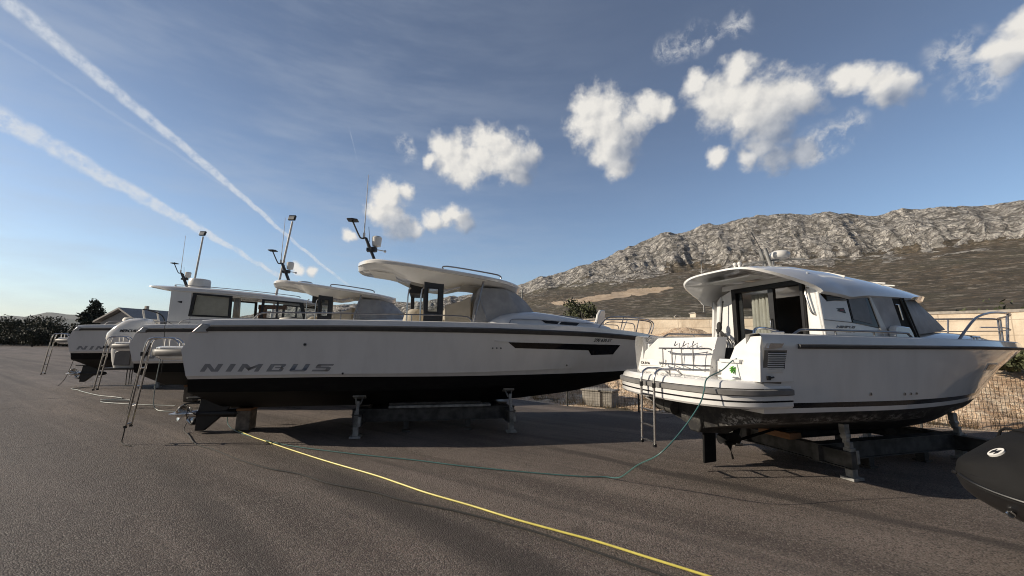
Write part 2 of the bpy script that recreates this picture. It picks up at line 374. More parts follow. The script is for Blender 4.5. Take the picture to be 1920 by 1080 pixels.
M['red'] = simple('red_paint', (0.20, 0.012, 0.02), 0.4)
M['navy'] = simple('navy_cloth', (0.012, 0.018, 0.05), 0.7)
M['void'] = simple('dark_interior', (0.018, 0.016, 0.014), 0.8)
M['satin'] = simple('satin_alloy', (0.30, 0.285, 0.26), 0.25, 0.6, var=0.12)
M['louvre'] = simple('louvre_painted_shine', (0.82, 0.79, 0.74), 0.3, 0.0, var=0.06, spec=0.9)  # pale diffuse colour stands in for bright reflections on the metal louvres
M['matt_black'] = simple('matt_black_frame', (0.006, 0.006, 0.007), 0.5, var=0.2, spec=0.3)
M['lens'] = simple('lamp_lens', (0.5, 0.5, 0.48), 0.15)
M['wood_dark'] = M['timber_grey']
# ------------------------------------------------------------------ the setting
LANE = R(-33)                                     # direction of the paving lanes and of the fence
def struct(name, mb, mat, **k):
    o = mb.build(name, mat, **k); o['kind'] = 'structure'; return o
# dry open ground reaching the horizon
a = Mat('dry_ground', 0.95, 0, (0.2, 0.16, 0.1)); p = a.co(kind='Position')
a.color(a.mix(a.ramp(a.noise(0.05, p, 6), 0.35, 0.65), (0.07, 0.06, 0.035), (0.17, 0.13, 0.085))); M['ground'] = a.m
g = MB(); n = 72
g.add([(0, 0, -0.03)] + [(14000 * math.cos(2 * math.pi * i / n), 14000 * math.sin(2 * math.pi * i / n), -0.03) for i in range(n)], [(0, 1 + i, 1 + (i + 1) % n) for i in range(n)])
struct('ground', g, M['ground'])
# asphalt yard
a = Mat('asphalt', 0.78, 0, (0.1, 0.09, 0.085)); P0 = a.co(kind='Position')
LR = a.co((1, 1, 1), (0, 0, -LANE), 'Position')
def scaled(v, s):
    q = a.n('ShaderNodeVectorMath', operation='MULTIPLY'); a.l(v, q.inputs[0]); q.inputs[1].default_value = s; return q.outputs[0]
lane = scaled(LR, (0.07, 0.9, 1)); lane2 = scaled(LR, (0.018, 0.30, 1))
stones = a.voro(75, P0, 'F1', 'Distance'); stc = a.voro(75, P0, 'F1', 'Color')
sp = a.n('ShaderNodeSeparateXYZ'); a.l(stc, sp.inputs[0])
fine = a.noise(240, P0, 3, 0.6)
st_ = a.math('ADD', a.math('MULTIPLY', a.noise(1.0, lane, 6, 0.62), 0.55), a.math('MULTIPLY', a.noise(1.0, lane2, 4, 0.55), 0.45))
wide = a.ramp(st_, 0.43, 0.56)
blot = a.ramp(a.noise(0.55, P0, 6, 0.6), 0.35, 0.68)
blot2 = a.ramp(a.noise(3.2, P0, 6, 0.65), 0.35, 0.70)
c = a.mix(wide, (0.112, 0.084, 0.070), (0.270, 0.216, 0.184))
c = a.mix(a.math('MULTIPLY', blot, 0.45), c, (0.082, 0.065, 0.057))
c = a.mix(a.math('MULTIPLY', blot2, 0.30), c, (0.17, 0.145, 0.125))
c = a.mix(a.math('MULTIPLY', a.ramp(sp.outputs[0], 0.62, 0.95), 0.6), c, (0.32, 0.285, 0.25))
c = a.mix(a.math('MULTIPLY', a.ramp(sp.outputs[1], 0.68, 0.95), 0.65), c, (0.016, 0.014, 0.013))
c = a.mix(a.math('MULTIPLY', a.ramp(stones, 0.35, 0.75), 0.5), c, (0.02, 0.018, 0.016))
chalk = a.math('MULTIPLY', a.ramp(a.noise(0.5, P0, 3), 0.58, 0.66), a.ramp(a.noise(30, P0, 5, 0.75), 0.58, 0.68))
c = a.mix(a.math('MULTIPLY', chalk, 0.6), c, (0.34, 0.31, 0.28))
# one long damp streak along a paving seam, in front of the coupe
sx = a.n('ShaderNodeSeparateXYZ'); a.l(a.co((1, 1, 1), (0, 0, 0), 'Position'), sx.inputs[0])
def streak(nx, ny, d0, w, s0, s1):
    d = a.math('ADD', a.math('MULTIPLY', sx.outputs[0], nx), a.math('MULTIPLY', sx.outputs[1], ny))
    d = a.math('ADD', d, a.math('MULTIPLY', a.math('SUBTRACT', a.noise(1.2, P0, 4), 0.5), 0.35))
    d = a.math('ABSOLUTE', a.math('SUBTRACT', d, d0))
    s = a.math('ADD', a.math('MULTIPLY', sx.outputs[0], ny), a.math('MULTIPLY', sx.outputs[1], -nx))
    return a.math('MULTIPLY', a.ramp(d, w * 0.3, w, 1.0, 0.0), a.math('MULTIPLY', a.ramp(s, s0, s0 + 1.5), a.ramp(s, s1 - 1.5, s1, 1.0, 0.0)))
q = math.hypot(2.9, -2.45)
nx, ny = 2.45 / q, 2.9 / q
s1_ = streak(nx, ny, nx * 2.2 + ny * 6.05, 0.17, -5.0, 3.5)
s2_ = streak(nx, ny, nx * -1.9 + ny * 5.2, 0.34, -6.5, 2.0)
s3_ = streak(nx, ny, nx * -3.3 + ny * 4.6, 0.22, -9.0, 0.5)
c = a.mix(a.math('MULTIPLY', a.math('MAXIMUM', a.math('MAXIMUM', s1_, s2_), a.math('MULTIPLY', s3_, 0.6)), 0.62), c, (0.030, 0.025, 0.023))
# tyre polish, oil spots and fine grit
crk = a.n('ShaderNodeVectorMath', operation='MULTIPLY_ADD'); a.l(a.noise(1.6, P0, 5, 0.6, 'Color'), crk.inputs[0]); crk.inputs[1].default_value = (0.9, 0.9, 0); a.l(P0, crk.inputs[2])
ce = a.voro(0.22, crk.outputs[0], 'DISTANCE_TO_EDGE')
c = a.mix(a.math('MULTIPLY', a.ramp(ce, 0.0015, 0.004, 1.0, 0.0), a.ramp(a.noise(0.3, P0, 3), 0.48, 0.60)), c, (0.02, 0.017, 0.015))
tyre = a.ramp(a.noise(1.0, scaled(LR, (0.012, 2.2, 1)), 3, 0.5), 0.56, 0.68)
c = a.mix(a.math('MULTIPLY', tyre, 0.48), c, (0.055, 0.045, 0.040))
oil = a.ramp(a.voro(0.55, P0, 'F1'), 0.05, 0.20, 1.0, 0.0)
c = a.mix(a.math('MULTIPLY', a.math('MULTIPLY', oil, a.ramp(a.noise(5, P0, 5), 0.42, 0.6)), 0.6), c, (0.02, 0.017, 0.015))
grit = a.ramp(a.voro(9, P0, 'F1'), 0.035, 0.06, 1.0, 0.0)
c = a.mix(a.math('MULTIPLY', grit, a.ramp(a.noise(0.7, P0, 4), 0.5, 0.62)), c, (0.42, 0.36, 0.29))
a.color(c)
hgt = a.math('ADD', a.math('MULTIPLY', stones, -1.0), a.math('MULTIPLY', fine, 0.5))
a.bump(hgt, 1.0, 0.012); a.rough(a.ramp(fine, 0.3, 0.7, 0.62, 0.9)); M['asphalt'] = a.m
y = MB()
FENCE = [(-3.0, 16.2), (1.68, 12.1), (3.5, 11.15), (6.2, 10.15), (9.5, 9.35), (14.0, 8.0), (21.0, 5.2)]
yard = [(-150, -30), (40, -30), (40, -6), (21.3, 5.0)] + FENCE[::-1][1:] + [(-26, 42), (-70, 104), (-150, 118)]
y.v = [(px, py, -0.005) for px, py in yard]; y.f = [tuple(range(len(yard)))]
o = struct('asphalt_yard', y, M['asphalt'])

# stony bank between the fence and the retaining wall
a = Mat('stony_bank', 0.95, 0, (0.4, 0.3, 0.2)); P0 = a.co(kind='Position')
PW = a.n('ShaderNodeVectorMath', operation='ADD'); a.l(P0, PW.inputs[0]); a.l(a.noise(2.5, P0, 4, 0.6, 'Color'), PW.inputs[1]); PW = PW.outputs[0]
v1 = a.voro(9.0, PW, 'F1', 'Color'); sv = a.n('ShaderNodeSeparateXYZ'); a.l(v1, sv.inputs[0])
d1 = a.voro(9.0, PW, 'F1'); d2 = a.voro(24, PW, 'F1')
c = a.mix(sv.outputs[0], (0.66, 0.45, 0.28), (0.92, 0.77, 0.58))
c = a.mix(a.ramp(a.noise(0.8, P0, 6), 0.45, 0.7), c, (0.60, 0.36, 0.20))
c = a.mix(a.ramp(a.math('ADD', d1, a.math('MULTIPLY', d2, 0.5)), 0.85, 1.25), c, (0.32, 0.21, 0.13))
c = a.mix(a.math('MULTIPLY', a.ramp(a.noise(1.7, P0, 8, 0.7), 0.60, 0.70), 0.6), c, (0.24, 0.20, 0.10))
a.color(c); a.bump(a.math('ADD', a.math('MULTIPLY', d1, -1.0), a.math('MULTIPLY', d2, -0.5)), 0.7, 0.08); M['bank'] = a.m
WALL = [(1.0, 47.0), (9.75, 40.0), (17.71, 34.0), (26.9, 22.3), (33.0, 14.0)]
def along(poly, t):
    L = [math.dist(p, q) for p, q in zip(poly, poly[1:])]; s = t * sum(L)
    for (p, q), l in zip(zip(poly, poly[1:]), L):
        if s <= l: return (p[0] + (q[0] - p[0]) * s / l, p[1] + (q[1] - p[1]) * s / l)
        s -= l
    return poly[-1]
b = MB(); NU, NV = 220, 90
vs = []
for i in range(NU + 1):
    A = along(FENCE, i / NU); B = along(WALL, i / NU)
    for j in range(NV + 1):
        t = (j / NV) ** 1.7; x = A[0] + (B[0] - A[0]) * t; yy = A[1] + (B[1] - A[1]) * t
        dist = math.dist((x, yy), A)
        rise = min(1.0, max(0.0, (dist - 0.5) / 4.0)); rise = rise * rise * (3 - 2 * rise)
        right = min(1, max(0, (i / NU - 0.25) / 0.3))
        h = -0.02 + rise * (0.75 + 0.45 * right) + min(1, max(0, (dist - 9) / 14)) * 1.1
        k = min(1, dist / 0.9)
        h += k * (0.16 * noise.fractal(Vector((x * 0.9, yy * 0.9, 0)), 1.0, 2.0, 5) + 0.05 * noise.noise(Vector((x * 5, yy * 5, 3))))
        vs.append((x, yy, h))
b.add(vs, [(i * (NV + 1) + j, (i + 1) * (NV + 1) + j, (i + 1) * (NV + 1) + j + 1, i * (NV + 1) + j + 1) for i in range(NU) for j in range(NV)])
BANK = vs
struct('stony_bank', b, M['bank'], angle=180)
def bank_z(x, yy): return min(BANK, key=lambda q: (q[0] - x) ** 2 + (q[1] - yy) ** 2)[2]

# mountain: polar sheet, measured ridge and cliff foot (azimuth deg, elevation deg)
RIDGE = [(-48, 0.2), (-42, 1.3), (-37, 2.4), (-31.9, 3.93), (-26, 4.99), (-21.7, 5.36), (-16.4, 5.66), (-12.2, 6.11), (-6, 6.97), (-0.16, 8.07), (3.9, 9.25), (7.72, 10.46), (10.9, 11.84), (13.9, 13.31), (16.6, 14.13), (20.5, 14.51), (23.4, 14.96), (27, 16.23), (28.7, 16.34), (31.6, 16.44), (34.6, 16.47), (36.3, 16.22), (40.3, 15.09), (43.8, 14.3), (46.9, 13.6), (48.9, 13.44), (50.8, 13.54), (53.6, 13.4), (62, 13.0), (75, 10)]
FOOT = [(-48, 0.1), (-36, 1.6), (-25.9, 3.54), (-16.3, 4.25), (-4.65, 6.0), (3.13, 7.7), (7.7, 8.7), (18, 9.7), (23.2, 10.2), (31.2, 10.3), (37.2, 10.1), (43.4, 9.87), (49.5, 9.9), (53.2, 9.8), (75, 8)]
SCAR = [(7.4, 6.05, 0.30), (9.5, 6.35, 0.35), (11.5, 6.6, 0.36), (13.5, 6.85, 0.42), (15.6, 7.15, 0.5), (17.8, 7.45, 0.5), (19.5, 7.6, 0.36), (20.8, 7.85, 0.22)]
NA, NB = 760, 190
R0, R1, R2 = 260.0, 1420.0, 1850.0
mv = []; rock = []; scar = []
for i in range(NA + 1):
    az = -50 + 126 * i / NA
    er = math.tan(R(smooth_tab([((q[0] + 50) / 126, q[1]) for q in RIDGE], (az + 50) / 126)))
    ef = math.tan(R(lerp_tab(FOOT, az)))
    sa, ca = math.sin(R(az)), math.cos(R(az))
    hr, hf = er * R2, ef * R1
    for j in range(NB + 1):
        t = j / NB
        if t < 0.50:
            s = t / 0.50; r = R0 + (R1 - R0) * s; h = hf * (0.30 * s + 0.70 * s ** 1.8)
            cl = 0.0
        elif t < 0.93:
            s = (t - 0.50) / 0.43; r = R1 + (R2 - R1) * s
            h = hf + (hr - hf) * (s ** 0.85); cl = 1.0
        else:
            s = (t - 0.93) / 0.07; r = R2 + 500 * s; h = hr * (1 - 0.45 * s * s); cl = 1.0
        x, yy = r * sa, r * ca
        q = Vector((x * 0.004, yy * 0.004, h * 0.004))
        n1_ = noise.fractal(q, 1.0, 2.1, 6)
        n2_ = noise.ridged_multi_fractal(Vector((x * 0.012, yy * 0.012, h * 0.006)), 0.9, 2.2, 6, 1.0, 2.0)
        n3_ = noise.fractal(Vector((x * 0.03, yy * 0.03, h * 0.03)), 0.9, 2.1, 4)
        edge = min(1, max(0, (t - 0.44) / 0.12)); amp = min(1, (r - R0) / 350)
        ht = min(1.0, h / 130.0)
        h2 = h + amp * ht * (n1_ * (14 + 6 * edge) + (n2_ - 1.1) * (2 + 2 * edge) + n3_ * 2.2)
        n4_ = noise.fractal(Vector((az * 1.9, h * 0.012, 5)), 0.8, 2.2, 6); n5_ = noise.ridged_multi_fractal(Vector((az * 0.42, h * 0.011, 2)), 0.9, 2.2, 5, 1.0, 2.0)
        n6_ = noise.ridged_multi_fractal(Vector((az * 0.16 + h * 0.0012, h * 0.0016, 9)), 0.8, 2.0, 4, 1.0, 2.0)
        r2 = r - amp * edge * ht * ((n6_ - 1.0) * 40 + (n5_ - 1.0) * 7 + n4_ * 5 + n3_ * 3)
        if t <= 0.93 and t > 0.86: h2 = min(h2, hr + 8)
        mv.append((r2 * sa, r2 * ca, h2 - 1.0))
        rk = (t - 0.50) / 0.06 + n1_ * 2.0 + n3_ * 1.6 + (n2_ - 1.0) * 0.8
        rock.append(min(1, max(0, 0.5 + rk)) * min(1, max(0, (er - 0.03) / 0.05)))
        el = math.degrees(math.atan2(h2, r2)); sc = 0
        for A_, E_, w_ in SCAR:
            dd = math.hypot((az - A_) / 1.6, (el - E_) / w_) + 0.35 * n3_
            sc = max(sc, min(1, max(0, (1.15 - dd) * 4)))
        scar.append(sc)
a = Mat('mountain_slope', 0.95, 0, (0.3, 0.3, 0.28)); P0 = a.co(kind='Position')
at = a.n('ShaderNodeAttribute', attribute_name='rock'); asc = a.n('ShaderNodeAttribute', attribute_name='scar')
big = a.noise(0.012, P0, 9, 0.65); mid = a.noise(0.05, P0, 8, 0.7)
strat = a.noise(1.0, a.co((0.016, 0.016, 0.10), kind='Position'), 7, 0.65)
fiss = a.noise(1.0, a.co((0.075, 0.075, 0.035), (0.25, 0.35, 0), kind='Position'), 9, 0.78)
wrp = a.n('ShaderNodeVectorMath', operation='MULTIPLY_ADD'); a.l(a.noise(0.03, P0, 5, 0.6, 'Color'), wrp.inputs[0]); wrp.inputs[1].default_value = (60, 60, 60); a.l(P0, wrp.inputs[2])
def edged(sx_, sz_, rot):
    mp = a.n('ShaderNodeMapping'); mp.inputs['Scale'].default_value = (sx_, sx_, sz_); mp.inputs['Rotation'].default_value = rot; a.l(wrp.outputs[0], mp.inputs[0])
    return a.voro(1.0, mp.outputs[0], 'DISTANCE_TO_EDGE')
ck1 = edged(0.034, 0.010, (0.15, 0.2, 0)); ck2 = edged(0.095, 0.036, (-0.15, 0.15, 0)); ck3 = edged(0.012, 0.006, (0.3, -0.2, 0))
rockc = a.mix(a.ramp(fiss, 0.40, 0.58), (0.34, 0.32, 0.29), (0.76, 0.725, 0.665))
rockc = a.mix(a.math('MULTIPLY', a.ramp(strat, 0.42, 0.6), 0.55), rockc, (0.70, 0.665, 0.61))
rockc = a.mix(a.math('MULTIPLY', a.ramp(ck2, 0.0, 0.13, 1.0, 0.0), 0.48), rockc, (0.085, 0.068, 0.056))
rockc = a.mix(a.math('MULTIPLY', a.ramp(ck1, 0.0, 0.11, 1.0, 0.0), 0.72), rockc, (0.060, 0.046, 0.036))
rockc = a.mix(a.math('MULTIPLY', a.ramp(ck3, 0.0, 0.10, 1.0, 0.0), 0.6), rockc, (0.055, 0.05, 0.038))
rockc = a.mix(a.math('MULTIPLY', a.ramp(mid, 0.56, 0.64), 0.4), rockc, (0.085, 0.078, 0.062))
rockc = a.mix(a.math('MULTIPLY', a.ramp(a.noise(0.02, P0, 9, 0.7), 0.57, 0.64), 0.7), rockc, (0.085, 0.078, 0.055))
scrub = a.mix(a.ramp(mid, 0.35, 0.65), (0.058, 0.045, 0.028), (0.150, 0.110, 0.070))
scrub = a.mix(a.ramp(a.noise(0.006, P0, 4), 0.45, 0.62), scrub, (0.10, 0.085, 0.052))
scrub = a.mix(a.math('MULTIPLY', a.ramp(a.noise(0.11, P0, 6, 0.7), 0.50, 0.60), 0.5), scrub, (0.034, 0.034, 0.018))
sep = a.n('ShaderNodeSeparateXYZ'); a.l(P0, sep.inputs[0])
scrub = a.mix(a.math('MULTIPLY', a.ramp(a.noise(1.0, a.co((0.10, 0.10, 0.24), kind='Position'), 8, 0.78), 0.46, 0.56, 1.0, 0.0), 0.55), scrub, (0.030, 0.027, 0.017))
spk = a.math('MULTIPLY', a.ramp(a.noise(1.0, a.co((0.045, 0.045, 0.30), kind='Position'), 8, 0.72), 0.53, 0.60), a.ramp(big, 0.32, 0.50))
scrub = a.mix(a.math('MULTIPLY', spk, 0.55), scrub, (0.42, 0.375, 0.31))
foot_green = a.ramp(sep.outputs[2], 10, 55, 1.0, 0.0)
scrub = a.mix(a.math('MULTIPLY', foot_green, 0.6), scrub, (0.04, 0.045, 0.02))
rkf = a.ramp(a.math('ADD', at.outputs['Fac'], a.math('MULTIPLY', a.math('SUBTRACT', mid, 0.5), 1.6)), 0.44, 0.54)
c = a.mix(rkf, scrub, rockc)
c = a.mix(a.ramp(asc.outputs['Fac'], 0.3, 0.7), c, a.mix(a.ramp(mid, 0.3, 0.7), (0.42, 0.31, 0.21), (0.58, 0.47, 0.35)))
a.color(c)
rb = a.math('ADD', a.math('MULTIPLY', a.ramp(ck1, 0.0, 0.25), 1.2), a.math('ADD', a.math('MULTIPLY', a.ramp(ck2, 0.0, 0.25), 0.5), a.math('MULTIPLY', fiss, 0.7)))
a.bump(a.math('ADD', a.math('MULTIPLY', rb, rkf), a.math('MULTIPLY', a.noise(0.15, P0, 7, 0.75), 0.8)), 1.0, 7.0); M['mountain'] = a.m
mm = MB(); mm.v = mv
mm.f = [(i * (NB + 1) + j, (i + 1) * (NB + 1) + j, (i + 1) * (NB + 1) + j + 1, i * (NB + 1) + j + 1) for i in range(NA) for j in range(NB)]
me = bpy.data.meshes.new('mountain'); me.from_pydata(mm.v, [], mm.f)
for nm, vals in (('rock', rock), ('scar', scar)):
    at_ = me.attributes.new(nm, 'FLOAT', 'POINT'); at_.data.foreach_set('value', vals)
me.materials.append(M['mountain'])
for q in me.polygons: q.use_smooth = True
mo = bpy.data.objects.new('mountain', me); col.objects.link(mo); mo['kind'] = 'structure'

# far coastal hills on the left
a = Mat('far_hill', 0.95, 0, (0.08, 0.09, 0.07)); P0 = a.co(kind='Position')
a.color(a.mix(a.ramp(a.noise(0.002, P0, 6), 0.4, 0.6), (0.05, 0.06, 0.045), (0.10, 0.10, 0.08))); M['hill'] = a.m
h = MB(); rows = []
HT = [(-80, 1.2), (-66, 1.9), (-58, 2.0), (-54, 1.95), (-52, 2.03), (-51, 2.2), (-49.6, 2.45), (-47.5, 2.37), (-45.7, 2.0), (-42, 1.3), (-36, 0.6), (-30, 0)]
for i in range(161):
    az = -80 + 50 * i / 160; e = math.tan(R(lerp_tab(HT, az)))
    rows.append([(r * math.sin(R(az)), r * math.cos(R(az)), e * 9000 * s + (40 * noise.fractal(Vector((az * 0.4, r * 0.001, 0)), 1, 2, 4) if s > 0 else -5)) for r, s in ((7000, 0), (7600, 0.28), (8300, 0.68), (9000, 1.0), (10000, 0.5))])
h.rings(rows, False, False, False)
struct('hills', h, M['hill'], angle=180)

# ------------------------------------------------------------------ plants
def leafmat(name, dark, light):
    a = Mat(name, 0.75, 0, dark); P0 = a.co(kind='Position')
    rnd = a.n('ShaderNodeObjectInfo').outputs['Random']
    gi = a.n('ShaderNodeNewGeometry').outputs['Random Per Island']
    c = a.mix(gi, dark, light)
    c = a.mix(a.math('MULTIPLY', a.ramp(a.noise(0.9, P0, 3), 0.4, 0.65), 0.5), c, tuple(x * 0.5 for x in dark))
    a.color(c); return a.m
M['leaf_dark'] = leafmat('dark_foliage', (0.020, 0.024, 0.012), (0.055, 0.060, 0.028))
M['leaf_pine'] = leafmat('conifer_foliage', (0.012, 0.018, 0.010), (0.035, 0.045, 0.022))
M['leaf_olive'] = leafmat('olive_foliage', (0.045, 0.055, 0.022), (0.10, 0.11, 0.045))
M['leaf_dry'] = leafmat('dry_grass', (0.20, 0.14, 0.06), (0.42, 0.31, 0.16))
M['bark'] = simple('bark', (0.06, 0.048, 0.038), 0.9, var=0.3, bump=0.4)
def leaves(mb, blobs, nn, size, flat=0.6):
    tot = sum(q[3] * q[4] * q[5] for q in blobs)
    for (x, y, z, rx, ry, rz) in blobs:
        for _ in range(max(3, int(nn * rx * ry * rz / tot))):
            d = Vector((random.gauss(0, 1), random.gauss(0, 1), random.gauss(0, 1))).normalized() * (random.random() ** 0.4)
            c = Vector((x + d.x * rx, y + d.y * ry, z + d.z * rz)); s = size * random.uniform(0.5, 1.3)
            u = Vector((random.gauss(0, 1), random.gauss(0, 1), random.gauss(0, flat))).normalized(); w = u.orthogonal().normalized()
            w = (Matrix.Rotation(random.random() * 6.3, 3, u) @ w)
            t = u.cross(w) * 0.55
            mb.add([c - w * s, c - t * s * 0.9, c + w * s, c + t * s * 0.9], [(0, 1, 2, 3)])
def tree(name, label, loc, H, Wd, mat, group, nn=700, size=0.3, kind='round', cat='tree'):
    t = thing(name, label, cat, loc, random.random() * 6, group)
    tr = MB(); tr.tube([(0, 0, -0.2), (0.05 * Wd, 0, H * 0.3), (0, 0.04 * Wd, H * 0.8)], H * 0.028 + 0.03, 7, 4, H * 0.008)
    for k in range(5):
        an = k * 1.26 + random.random(); z0 = H * random.uniform(0.25, 0.5)
        tr.tube([(0, 0, z0), (math.cos(an) * Wd * 0.2, math.sin(an) * Wd * 0.2, z0 + H * 0.13), (math.cos(an) * Wd * 0.36, math.sin(an) * Wd * 0.36, z0 + H * 0.22)], H * 0.013 + 0.01, 5, 3, 0.01)
    tr.build('trunk', M['bark'], t)
    B = []
    if kind == 'cone':
        for k in range(34):
            z = H * (0.10 + 0.88 * k / 34); rad = Wd * 0.5 * (1 - k / 37) ** 0.8
            for q in range(3):
                an = random.random() * 6.3; rr_ = rad * random.uniform(0.3, 0.85)
                B.append((math.cos(an) * rr_, math.sin(an) * rr_, z + random.uniform(-.3, .3), rad * 0.38 + 0.2, rad * 0.38 + 0.2, H * 0.035 + 0.1))
    else:
        for k in range(16):
            an = random.random() * 6.3; rr_ = Wd * 0.36 * math.sqrt(random.random()); z = H * random.uniform(0.28, 0.86)
            s = Wd * random.uniform(0.12, 0.24) * (1.15 - 0.5 * abs(z / H - 0.55))
            B.append((math.cos(an) * rr_, math.sin(an) * rr_, z, s, s, s * 0.8))
        B.append((0, 0, H * 0.35, Wd * 0.38, Wd * 0.38, H * 0.22))
    c = MB(); leaves(c, B, nn, size); c.build('crown', mat, t)
    return t
HG = 'dark trees along the far edge of the yard'
hx = [(-146, 112, 8.3, 9, 'tallest, cut by the left edge of the photo'), (-137, 110, 7.6, 9, 'broad with a lumpy top'), (-126, 107, 8.2, 8, 'peaked, right of the broad one'), (-118, 104, 6.4, 8, 'low and wide'), (-111, 103, 6.9, 7, 'rounded, near the middle of the row'),
      (-104, 101, 5.8, 7, 'lower, beside a gap showing the hills'), (-97, 100, 5.9, 7, 'small rounded, left of the conifer'), (-89.5, 98, 5.0, 7, 'short, at the foot of the conifer'), (-133, 100, 5.0, 8, 'low, standing in front of the broad one'), (-115, 96, 4.4, 7, 'lowest, standing in front of the row'), (-80, 95, 4.6, 6, 'last of the row, behind the farthest stern')]
for x, yy, H_, w_, d_ in hx:
    tree('evergreen_tree', 'dark tree at the far yard edge, ' + d_, (x, yy, -0.05), H_, w_, M['leaf_dark'], HG, 2200, 0.30)
tree('conifer_tree', 'tall dark pointed conifer left of the grey house', (-90, 85, -0.05), 10.6, 8.6, M['leaf_pine'], None, 6000, 0.34, 'cone')
tree('broadleaf_tree', 'green bushy tree at the foot of the mountain behind the open yacht', (9.7, 55, 3.0), 5.2, 5.2, M['leaf_olive'], None, 2000, 0.22)
sc = MB()
for k in range(240):
    az = random.uniform(2, 52); r = random.uniform(52, 100)
    x, yy = r * math.sin(R(az)), r * math.cos(R(az)); zz = 3.0 + (r - 50) * 0.04
    s = random.uniform(0.9, 2.0) * (1.5 if az > 36 else 0.8)
    leaves(sc, [(x, yy, zz + s * 0.3, s, s, s * 0.8)], 60, 0.30)
o = sc.build('shrubbery', M['leaf_olive']); o['kind'] = 'stuff'
tag(o, 'belt of green brown shrubs between the retaining wall and the mountain', 'shrubs')
def bush(label, loc, rx, ry, rz, nn, size, mat, group=None, name='bush'):
    t = thing(name, label, 'bush', loc, 0, group)
    st = MB()
    for k in range(7):
        an = k * 0.9; st.tube([(0, 0, -0.1), (math.cos(an) * rx * 0.3, math.sin(an) * ry * 0.3, rz * 0.5), (math.cos(an) * rx * 0.7, math.sin(an) * ry * 0.7, rz * 1.1)], 0.015, 5, 3, 0.004)
    st.build('stem', M['bark'], t)
    B = []
    for k in range(14):
        an = random.random() * 6.3; q = math.sqrt(random.random()) * 0.75
        B.append((math.cos(an) * rx * q, math.sin(an) * ry * q, rz * random.uniform(0.3, 1.0), rx * 0.35, ry * 0.35, rz * 0.35))
    c = MB(); leaves(c, B, nn, size); c.build('foliage', mat, t); return t
bush('dark green bush growing at the top of the stony bank, cut by the right edge', (14.5, 11.7, bank_z(14.5, 11.7)), 1.35, 0.9, 0.45, 2600, 0.065, M['leaf_olive'])
bush('low green bush on the bank just right of the coupe bow', (13.0, 12.2, bank_z(13.0, 12.2)), 0.6, 0.5, 0.22, 900, 0.055, M['leaf_olive'])
wd = MB()
for k in range(900):
    t = random.uniform(0.12, 0.85); A = along(FENCE, t); B_ = along(WALL, t); s = random.random() ** 2.2 * 0.5 + 0.012
    x, yy = A[0] + (B_[0] - A[0]) * s, A[1] + (B_[1] - A[1]) * s
    i_ = min(NU, int(t * NU)); j_ = min(NV, int(s ** (1 / 1.7) * NV)); zz = BANK[i_ * (NV + 1) + j_][2]
    for q in range(7):
        an = random.random() * 6.3; hh = random.uniform(0.08, 0.32); bx, by = x + random.uniform(-.12, .12), yy + random.uniform(-.12, .12)
        wd.add([(bx - 0.006, by, zz - 0.02), (bx + 0.006, by, zz - 0.02), (bx + math.cos(an) * hh * 0.4, by + math.sin(an) * hh * 0.4, zz + hh)], [(0, 1, 2)])
o = wd.build('dry_grass', M['leaf_dry']); o['kind'] = 'stuff'; tag(o, 'dry yellow grass growing on the stony bank behind the fence', 'grass')

ug = MB()
for k in range(230):
    s = random.random(); x = -155 + 82 * s + random.uniform(-2, 2); yy = 117 - 16 * s + random.uniform(-3, 3)
    r_ = random.uniform(0.9, 1.7); leaves(ug, [(x, yy, r_ * 0.7, r_ * 1.3, r_, r_)], 70, 0.36)
o = ug.build('undergrowth', M['leaf_dark']); o['kind'] = 'stuff'; tag(o, 'dense dark undergrowth between the trees at the far yard edge', 'undergrowth')
# retaining wall, small buildings
a = Mat('retaining_concrete', 0.92, 0, (0.45, 0.38, 0.29)); P0 = a.co(kind='Position')
c = a.mix(a.ramp(a.noise(0.35, P0, 7, 0.65), 0.35, 0.65), (0.52, 0.44, 0.34), (0.70, 0.62, 0.50))
c = a.mix(a.math('MULTIPLY', a.ramp(a.noise(1.0, a.co((0.9, 0.9, 0.10), kind='Position'), 5), 0.55, 0.7), 0.5), c, (0.20, 0.15, 0.10))
bt_ = a.n('ShaderNodeTexBrick'); bt_.inputs['Scale'].default_value = 1.0; bt_.inputs['Mortar Size'].default_value = 0.022; bt_.inputs['Brick Width'].default_value = 2.6; bt_.inputs['Row Height'].default_value = 0.85; bt_.offset = 0.0
cmb = a.n('ShaderNodeCombineXYZ'); sw_ = a.n('ShaderNodeSeparateXYZ'); a.l(a.co((1, 1, 1), (0, 0, 0.6), 'Position'), sw_.inputs[0]); a.l(sw_.outputs[0], cmb.inputs[0]); a.l(sw_.outputs[2], cmb.inputs[1]); a.l(cmb.outputs[0], bt_.inputs['Vector'])
c = a.mix(a.math('MULTIPLY', bt_.outputs['Fac'], 0.45), c, (0.16, 0.12, 0.085))
c = a.mix(a.math('MULTIPLY', a.ramp(a.noise(0.9, P0, 8, 0.7), 0.55, 0.68), 0.55), c, (0.58, 0.53, 0.46))
a.color(c); a.bump(a.noise(3, P0, 6), 0.5, 0.1); M['retain'] = a.m
wr = thing('retaining_wall', 'long tan concrete retaining wall behind the boats at the foot of the mountain', 'wall', (9.75, 40, 0))
w = MB(); cp = MB()
